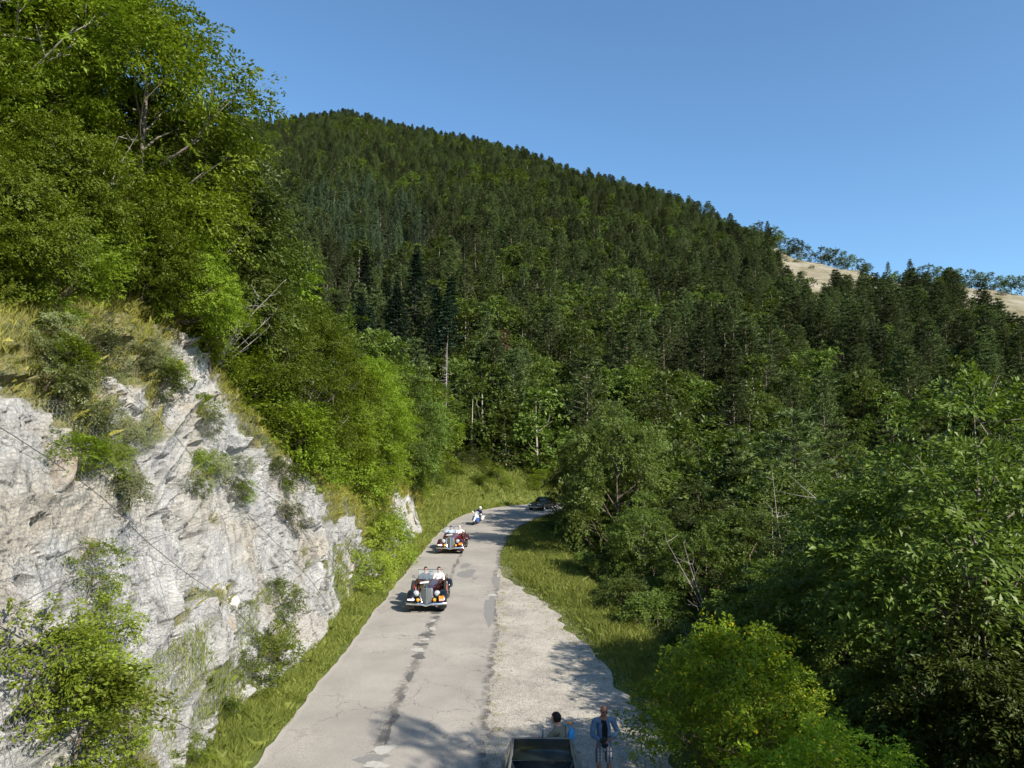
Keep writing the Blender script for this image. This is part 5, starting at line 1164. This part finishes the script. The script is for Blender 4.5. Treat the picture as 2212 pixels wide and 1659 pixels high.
    if hair:
        b = MB(); b.M = Rm; n0 = len(b.v); b.ball((0, .012, .022), 1, 22, sc=(.088, .106, .112) if hair != 'bald' else (.08, .1, .1)); keep = []
        vs2 = b.v
        inv = Rm.inverted(); L = [inv @ Vector(v_) for v_ in vs2]
        b.f = [f for f in b.f if all(((L[i].z > .045) or (L[i].y > -.02 and L[i].z > -.055)) for i in f)]; b.m = [0] * len(b.f); b.build('hair', hairm, e, solid=.012)
    if helmet:
        b = MB(); b.M = Rm; b.ball((0, .005, .02), 1, 24, sc=(.125, .15, .145)); inv = Rm.inverted(); L = [inv @ Vector(v_) for v_ in b.v]; b.f = [f for f in b.f if not all((L[i].y < -.07 and -.06 < L[i].z < .06) for i in f)]; b.m = [0] * len(b.f)
        hm = b.build('helmet', helmet, e, solid=.012); b = MB(); b.M = Rm; b.ball((0, .0, .012), 1, 20, sc=(.117, .145, .10)); inv = Rm.inverted(); b.f = [f for f in b.f if all((inv @ Vector(b.v[i])).y < -.06 for i in f)]; b.m = [0] * len(b.f); b.build('visor', M['darkglass'], hm)
    for nm, mat, kd, ex in clothes:
        g_ = ex.get('g', 1.22)
        if kd == 'top':
            low = ex.get('low', 0); bt = (pel[0], pel[1], pel[2] - low)
            nn = [(lerp(ch_, nk, .62), (.125 * g_, .088 * g_)), (ch_, (.160 * g_, .112 * g_)), (lerp(pel, ch_, .5), (.145 * g_, .105 * g_)), (pel, (.155 * g_, .115 * g_))] + ([(bt, (.17 * g_, .12 * g_))] if low else []); ee = [(i, i + 1) for i in range(len(nn) - 1)]
            chain(nn, ee, 0, [(lerp(ch_, nk, .88), .074)])
            for s in ('l', 'r'):
                sh, el, wr = J['sh_' + s], J['el_' + s], J['wr_' + s]; pts_ = [(lerp(lerp(ch_, nk, .78), sh, .55), .074 * g_), (sh, .070 * g_), (lerp(sh, el, .5), .058 * g_)]
                if ex.get('sleeve', 1) > .5: pts_ += [(el, .048 * g_), (lerp(el, wr, .45), .046 * g_)]
                if ex.get('sleeve', 1) > .9: pts_ += [(lerp(el, wr, .9), .040 * g_)]
                chain(nn, ee, 0, pts_)
        elif kd == 'legs':
            L_ = ex.get('len', 1); nn = [(lerp(pel, ch_, .12), (.15 * g_, .11 * g_)), (pel, (.152 * g_, .115 * g_))]; ee = [(0, 1)]
            for s in ('l', 'r'):
                hp, kn, an = J['hip_' + s], J['kn_' + s], J['an_' + s]; pts_ = [(hp, .098 * g_), (lerp(hp, kn, .5), .086 * g_), (lerp(hp, kn, .97), .078 * g_)]
                if L_ > .6: pts_ += [(lerp(kn, an, .4), .062 * g_), (lerp(kn, an, .93), .054 * g_)]
                chain(nn, ee, 1, pts_)
        V, Fs = skin_eval(nn, ee, 2 if ex.get('open') else 1); b = MB(); b.v = [tuple(v_) for v_ in V]; b.f = list(Fs); b.m = [0] * len(Fs)
        if ex.get('open'):                      # unbuttoned: the dark shirt beneath shows down the middle
            def fc(f, a_): return sum(b.v[i][a_] for i in f) / len(f)
            b.m = [1 if (abs(fc(f, 0) + .01) < ex['open'] * (1 + .5 * (fc(f, 2) - pel[2])) and fc(f, 1) < ch_[1] - .01) else 0 for f in b.f]
        b.build(nm, [mat, M['tee']] if ex.get('open') else mat, e, sharp=80)
    for s in ('l', 'r'):
        b = MB(); an, to = Vector(J['an_' + s]), Vector(J['toe_' + s]); b.M = Matrix.Identity(4); d = (to - an); d.z = 0; d.normalize()
        b.loft([[tuple(an + d * t_ + d.cross(Vector((0, 0, 1))) * x_ * w_ + Vector((0, 0, z_))) for x_, z_ in ((-1, -.07), (-1, -.03), (-.6, h_), (.6, h_), (1, -.03), (1, -.07))] for t_, w_, h_ in ((-.06, .035, .02), (0, .042, .04), (.09, .046, .0), (.17, .046, -.025), (.205, .03, -.04))]); b.build('shoe', M[shoes], e)
    return e
STAND = dict(pelvis=(0, 0, .96), chest=(0, -.01, 1.28), neck=(0, 0, 1.49), head=(0, -.02, 1.625), sh_l=(.19, 0, 1.43), sh_r=(-.19, 0, 1.43), el_l=(.25, .02, 1.14), el_r=(-.25, .02, 1.14), wr_l=(.24, -.08, .90), wr_r=(-.24, -.08, .90),
             hip_l=(.10, 0, .90), hip_r=(-.10, 0, .90), kn_l=(.11, -.02, .49), kn_r=(-.11, -.02, .49), an_l=(.12, .02, .09), an_r=(-.12, .02, .09), toe_l=(.13, -.15, .04), toe_r=(-.13, -.15, .04))
def pose(**k): d = dict(STAND); d.update(k); return d
SIT = dict(pelvis=(0, .02, 0), chest=(0, .10, .33), neck=(0, .10, .54), head=(0, .06, .68), sh_l=(.18, .10, .47), sh_r=(-.18, .10, .47), el_l=(.24, -.04, .22), el_r=(-.24, -.04, .22), wr_l=(.14, -.27, .32), wr_r=(-.14, -.27, .32),
           hip_l=(.10, 0, -.01), hip_r=(-.10, 0, -.01), kn_l=(.12, -.42, .08), kn_r=(-.12, -.42, .08), an_l=(.12, -.62, -.18), an_r=(-.12, -.62, -.18), toe_l=(.12, -.78, -.20), toe_r=(-.12, -.78, -.20), curl=.9)
def sit(**k): d = dict(SIT); d.update(k); return d
def cloth(name, col, var=.12, vs_=9, rough=.9):
    return plain(name, col, rough, spec=.1, var=var, vscale=vs_)
M['denim'] = cloth('denim', (.10, .165, .26), .4); M['tee'] = cloth('black_cotton', (.015, .015, .017)); M['tan_cloth'] = cloth('tan_cotton', (.20, .18, .13)); M['navy'] = cloth('navy_cloth', (.02, .03, .07)); M['white_cloth'] = cloth('white_cotton', (.74, .72, .74), .05)
M['khaki'] = cloth('khaki_cotton', (.16, .14, .10)); M['bluebag'] = cloth('blue_nylon', (.05, .25, .55), .1, rough=.5); M['jacket'] = cloth('dark_blue_jacket', (.02, .025, .07)); M['darkcap'] = cloth('dark_cap', (.03, .026, .024)); M['lightblue'] = cloth('light_blue_cotton', (.35, .45, .60))
m, t, b = newmat('plaid_cotton'); g = NG(t); tc = g.n('TexCoord').outputs['Object']
def band(axis_, sc_):
    w_ = g.n('TexWave'); w_.bands_direction = axis_; w_.inputs['Scale'].default_value = sc_; w_.inputs['Distortion'].default_value = 0; g.l(tc, w_.inputs['Vector']); return g.ramp(w_.outputs['Fac'], [(.6, 0), (.75, 1)])
c_ = g.mix(band('X', 4.5), (.36, .35, .35), (.05, .07, .11)); c_ = g.mix(g.math('MULTIPLY', band('Z', 4.5), .6), c_, (.09, .12, .18)); g.l(c_, b.inputs['Base Color']); b.inputs['Roughness'].default_value = .9; M['plaid'] = m
M['roofglass'] = plain('tinted_roof_glass', (.012, .017, .016), .25, 0, .14, 0, .6, 3)
# ------------------------------------------------------------------ the two vintage cars and their crews
vintage_car((-3.74, 34.4, .04), R_(0.5), 'maroon_deep', 'black', 'nearer vintage open car, black wings, dark maroon bonnet and side-mounted spare wheels', '73', True)
vintage_car((-4.02, 51.4, .04), R_(-2.5), 'maroon', 'maroon_dark', 'second vintage open car, maroon all over, behind the black-winged one', '94', False, 1.03)
def in_car(cx, cy_, rz, x, y, z=.78): c, s = math.cos(rz), math.sin(rz); return (cx + x * c - y * s, cy_ + x * s + y * c, z)
p = in_car(-3.74, 34.4, R_(.5), .31, .74); person(p, R_(.5), sit(), 'driver of the nearer vintage car, dark cap, hands on the wheel', M['skin'], M['darkcap'], [('shirt', M['white_cloth'], 'top', dict(sleeve=.7)), ('trousers', M['navy'], 'legs', {})], 'people in the vintage cars', .014)
p = in_car(-3.74, 34.4, R_(.5), -.31, .74); person(p, R_(.5), sit(wr_l=(.10, -.36, .12), wr_r=(-.10, -.36, .12)), 'passenger of the nearer vintage car in dark cap and navy jacket', M['skin'], M['darkcap'], [('jacket', M['navy'], 'top', {}), ('trousers', M['navy'], 'legs', {})], 'people in the vintage cars', .014)
p = in_car(-4.02, 51.4, R_(-2.5), .31, .76, .80); person(p, R_(-2.5), sit(el_l=(.42, -.02, .36), wr_l=(.5, -.22, .40)), 'white-haired driver of the second vintage car with elbow out, white shirt', M['skin'], M['hair_white'], [('shirt', M['white_cloth'], 'top', {}), ('trousers', M['khaki'], 'legs', {})], 'people in the vintage cars', .014)
p = in_car(-4.02, 51.4, R_(-2.5), -.31, .76, .80); person(p, R_(-2.5), sit(el_r=(-.40, 0, .36), wr_r=(-.44, -.2, .5), wr_l=(.2, -.35, .3)), 'dark-haired passenger of the second vintage car in pale blue', M['skin_dark'], M['hair'], [('shirt', M['lightblue'], 'top', {}), ('trousers', M['khaki'], 'legs', {})], 'people in the vintage cars', .014)

# ------------------------------------------------------------------ motorcycle and rider
BR = (0.0, R_(17), R_(-12)); BL = (-3.32, 67.6, .03)
e = empty('motorcycle', BL, label='white and blue fairing motorcycle leaning into the bend behind the vintage cars', cat='motorcycle'); e.rotation_euler = BR
for y, w in ((-.74, .12), (.72, .17)):
    o = wheel(e, 0, y, .31, .31, w, M['dark'], 1)
b = MB(); b.tube([(.09, -.74, .31), (.09, -.55, .80)], .025, 8); b.tube([(-.09, -.74, .31), (-.09, -.55, .80)], .025, 8); b.build('fork', M['chrome'], e)
b = MB(); b.loft([[(x * w, y, z) for x, z in ((-1, zb), (-1.1, (zb + zt) / 2), (-.7, zt), (.7, zt), (1.1, (zb + zt) / 2), (1, zb))] for y, w, zb, zt in ((-.98, .05, .62, .78), (-.90, .15, .56, .95), (-.70, .24, .45, 1.05), (-.40, .26, .30, 1.02), (-.1, .24, .26, .80), (.1, .2, .3, .7))]); b.build('fairing', M['white'], e, subsurf=1)
b = MB(); b.loft([[(x * w, y, z) for x, z in ((-1, zb), (-1.05, zt), (1.05, zt), (1, zb))] for y, w, zb, zt in ((-.93, .165, .54, .80), (-.6, .295, .36, .78), (-.2, .285, .26, .62))]); b.build('blue_panel', M['blue'], e)
b = MB(); b.ball((0, -.95, .83), .09, 14, sc=(1.3, .5, .8)); b.build('headlight', M['lens'], e)
b = MB(); b.loft([[(x * w, y, z + (0 if abs(x) < .5 else -.03)) for x in (-1, -.5, 0, .5, 1)] for y, w, z in ((-.86, .17, .98), (-.74, .19, 1.15), (-.66, .17, 1.30))], close=False); b.build('windscreen', M['pane'], e, solid=.006)
b = MB(); b.loft([[(x * w, y, z) for x, z in ((-1, zb), (-1, zt - .05), (-.5, zt), (.5, zt), (1, zt - .05), (1, zb))] for y, w, zb, zt in ((-.4, .15, .62, .98), (-.1, .17, .6, 1.0), (.15, .13, .6, .86), (.3, .12, .62, .82), (.75, .14, .64, .84), (.98, .08, .68, .86))]); b.build('tank_and_seat', M['dark'], e, subsurf=1)
for s in (-1, 1):
    b = MB(); b.box((s * .33, .70, .66), (.2, .52, .36)); b.build('pannier', M['white'], e, bevel=.05)
    b = MB(); b.tube([(s * .2, -.5, 1.0), (s * .36, -.42, 1.04)], .016, 6); b.build('handlebar', M['dark'], e)
    b = MB(); b.tube([(s * .2, -.78, 1.05), (s * .36, -.8, 1.14)], .012, 6); b.ball((s * .41, -.8, 1.16), .07, 12, sc=(1.1, .5, .75)); b.build('mirror', M['white'], e)
b = MB(); b.box((0, .0, .42), (.32, .5, .34)); b.tube([(.16, -.1, .28), (.2, .4, .3), (.22, .95, .42)], .05, 8); b.build('engine', M['dark'], e, bevel=.03)
b = MB(); b.tube([(0, -1.08 + .0, .40), (0, -.98, .60), (0, -.78, .66), (0, -.52, .60)], [.05, .07, .075, .05], 8); b.build('front_mudguard', M['white'], e)
rider = person(BL, 0, sit(pelvis=(0, .22, .88), chest=(0, .06, 1.18), neck=(0, -.02, 1.38), head=(0, -.06, 1.52), sh_l=(.19, .0, 1.31), sh_r=(-.19, .0, 1.31), el_l=(.34, -.16, 1.10), el_r=(-.34, -.16, 1.10), wr_l=(.36, -.40, 1.06), wr_r=(-.36, -.40, 1.06),
       hip_l=(.12, .2, .84), hip_r=(-.12, .2, .84), kn_l=(.26, -.16, .72), kn_r=(-.26, -.16, .72), an_l=(.24, .18, .40), an_r=(-.24, .18, .40), toe_l=(.25, .02, .34), toe_r=(-.25, .02, .34)),
       'motorcycle rider in white helmet and dark blue jacket', M['skin'], M['hair'], [('jacket', M['jacket'], 'top', {}), ('trousers', M['navy'], 'legs', {})], None, .014, hair=None, helmet=M['white'])
rider.rotation_euler = BR
# ------------------------------------------------------------------ closed cars
def shell(prof, wid, n=7):
    """sections across the car for each station along it: prof = (y, z_bottom, z_belt, half width, tumble)"""
    return [[(-h * .9, y, zb), (-h, y, zb + .12), (-h * 1.0, y, (zb + zt) / 2 + .05), (-h * .95, y, zt - .05), (-h * .80, y, zt), (0, y, zt + cr), (h * .80, y, zt), (h * .95, y, zt - .05), (h, y, (zb + zt) / 2 + .05), (h, y, zb + .12), (h * .9, y, zb)] for y, zb, zt, h, cr in prof]
def saloon(loc, rz, label):
    e = empty('saloon_car', loc, rz, label=label, cat='car')
    b = MB(); b.loft(shell([(-2.30, .38, .62, .60, .02), (-2.22, .26, .72, .76, .03), (-1.9, .22, .80, .84, .05), (-1.2, .22, .88, .87, .06), (-.7, .22, .92, .88, .05), (.9, .22, .94, .88, .0), (1.6, .24, .92, .86, .03), (2.2, .30, .84, .78, .02), (2.34, .40, .72, .64, .01)], 0)); b.build('body', M['black'], e, subsurf=1)
    b = MB(); b.loft([[(-h * 1.12, y0, .90), (-h, y1, z), (0, y1, z + .03), (h, y1, z), (h * 1.12, y0, .90)] for y0, y1, z, h in ((-.75, -.70, .92, .66), (-.7, -.15, 1.30, .60), (.2, .2, 1.36, .60), (1.0, .75, 1.30, .60), (1.45, 1.40, .93, .64))], close=False); b.build('roof', M['black'], e)
    b = MB(); b.add([(-.62, -.74, .96), (.62, -.74, .96), (.55, -.21, 1.28), (-.55, -.21, 1.28)], [(0, 1, 2, 3)]); b.build('windscreen', M['darkglass'], e, solid=.01)
    for s in (-1, 1):
        for y in (-1.40, 1.40): wheel(e, s * .80, y, .32, .32, .19, M['chrome'], s)
        for x, z, r_ in ((.66, .66, .10), (.42, .64, .085)):
            b = MB(); b.lathe([(r_, .05), (r_ * 1.1, 0), (r_, -.03)], (s * x, -2.24, z), (0, 1, 0), 18); h_ = b.build('headlight', M['chrome'], e); b = MB(); b.lathe([(r_, -.03), (r_ * .6, -.05), (0, -.055)], (s * x, -2.24, z), (0, 1, 0), 18); b.build('lens', M['lens'], h_)
        b = MB(); b.box((s * .80, -2.12, .52), (.10, .16, .08)); b.build('indicator', M['orange'], e, bevel=.02)
    b = MB(); b.tube([(-.84, -2.1, .42), (-.6, -2.36, .42), (0, -2.42, .42), (.6, -2.36, .42), (.84, -2.1, .42)], .04, 8); b.build('bumper', M['chrome'], e)
    b = MB(); b.box((0, -2.33, .62), (.34, .06, .26)); b.build('grille', M['grille'], e, bevel=.02)
    return e
saloon((3.45, 82.7, .04), R_(-28), 'black car with round headlights coming round the bend under the trees')
e = empty('parked_car', (.56, 13.95, .02), R_(-1.5), label='silver-green compact car with dark glass roof parked at the bottom edge', cat='car')
b = MB(); b.loft(shell([(-1.85, .36, .60, .62, .02), (-1.78, .24, .72, .74, .03), (-1.5, .2, .82, .80, .05), (-.95, .2, .92, .82, .05), (-.5, .2, .95, .83, .0), (1.2, .2, .97, .83, .0), (1.65, .24, .95, .78, .0), (1.78, .36, .80, .70, .0)], 0)); b.build('body', M['silver'], e, subsurf=1)
for s in (-1, 1):                            # pillars and roof frame
    b = MB(); b.tube([(s * .74, -.85, .94), (s * .60, .22, 1.47), (s * .585, .5, 1.48), (s * .58, 1.30, 1.46), (s * .66, 1.66, .96)], [.028, .03, .03, .03, .03], 8); b.build('roof_rail', M['silver'], e)
    b = MB(); b.tube([(s * .80, .36, .95), (s * .61, .36, 1.46)], .035, 6); b.build('door_pillar', M['silver'], e)
    b = MB(); b.add([(s * .79, -.72, .94), (s * .80, 1.45, .96), (s * .62, 1.28, 1.44), (s * .62, .2, 1.43)], [(0, 1, 2, 3)]); b.build('side_window', M['darkglass'], e, solid=.008)
    for y in (-1.18, 1.10): wheel(e, s * .76, y, .29, .29, .17, M['chrome'], s)
    b = MB(); b.ball((s * .90, -.62, 1.0), .09, 12, sc=(1.1, .6, .8)); b.build('wing_mirror', M['silver'], e)
    b = MB(); b.ball((s * .60, -1.74, .66), .13, 14, sc=(1, .4, .8)); b.build('headlight', M['lens'], e)
b = MB(); b.loft([[(x * .57, y, z) for x in (-1, 1)] for y, z in ((.26, 1.49), (1.36, 1.45))], close=False); b.build('glass_roof', M['roofglass'], e, solid=.012)
b = MB(); b.tube([(-.57, 1.37, 1.45), (.57, 1.37, 1.45)], .028, 6); b.build('roof_frame', M['silver'], e)
b = MB(); b.add([(-.72, -.86, .95), (.72, -.86, .95), (.57, .25, 1.48), (-.57, .25, 1.48)], [(0, 1, 2, 3)]); b.build('windscreen', M['darkglass'], e, solid=.01)
b = MB(); b.add([(-.64, 1.68, .98), (.64, 1.68, .98), (.55, 1.38, 1.45), (-.55, 1.38, 1.45)], [(0, 1, 2, 3)]); b.build('rear_window', M['darkglass'], e, solid=.01)
b = MB(); b.tube([(.02, 1.30, 1.49), (.03, 1.36, 1.72)], [.012, .006], 6); b.build('aerial', M['dark'], e)
b = MB(); b.box((0, -1.84, .40), (1.1, .10, .14)); b.build('bumper', M['dark'], e, bevel=.04)
# ------------------------------------------------------------------ the two men by the parked car
person((1.98, 16.45, .0), R_(6), pose(el_l=(.30, -.02, 1.16), el_r=(-.27, -.06, 1.14), wr_l=(.10, -.27, 1.13), wr_r=(-.12, -.29, 1.10), hand_l=(-.7, -.5, 0), hand_r=(.6, -.6, .1), head=(.0, -.05, 1.64), nod=.35, curl=1.0),
       'bald man in open blue denim shirt and plaid shorts holding a camera', M['skin_dark'], M['skin_dark'], [('denim_shirt', M['denim'], 'top', dict(g=1.12, low=.14, open=.05)), ('plaid_shorts', M['plaid'], 'legs', dict(g=1.22, len=.5))], None, .008, hair=None)
b = MB(); b.box((0, 0, 0), (.14, .06, .09)); b.lathe([(.035, 0), (.038, -.07), (.03, -.075), (0, -.06)], (0, -.03, 0), (0, 1, 0), 14); b.box((0, 0, .055), (.05, .05, .03))
o = b.build('hand_camera', M['dark'], loc=(1.93, 16.08, 1.14), bevel=.006); o.rotation_euler = (.5, 0, .3); tag(o, 'small dark camera held by the bald man', 'camera')
person((1.06, 15.98, .0), R_(-118), pose(pelvis=(0, .04, .95), chest=(0, -.06, 1.26), neck=(0, -.10, 1.47), head=(0, -.15, 1.60), sh_l=(.19, -.07, 1.40), sh_r=(-.19, -.07, 1.40), el_l=(.27, -.28, 1.20), wr_l=(.2, -.50, 1.22), el_r=(-.25, -.1, 1.12), wr_r=(-.2, -.3, 1.2), nod=.1),
       'man with thick black hair in tan shirt leaning at the rear of the parked car', M['skin'], M['hair'], [('tan_shirt', M['tan_cloth'], 'top', dict(g=1.22, low=.1)), ('trousers', M['khaki'], 'legs', {})], None, .008)
b = MB(); b.ball((0, 0, 0), 1, 18, sc=(.11, .07, .16)); b.tube([(.02, -.02, .14), (-.02, -.10, .20), (-.05, -.22, .15)], .014, 6)
o = b.build('sling_bag', [M['bluebag']], loc=(1.24, 15.95, 1.28)); o.rotation_euler = (0, -.25, R_(-118)); tag(o, 'blue bag on the back of the man in the tan shirt', 'bag')
b = MB(); b.box((-.02, -.07, .235), (.05, .10, .04)); b.build('strap_end', M['orange'], o, bevel=.008)
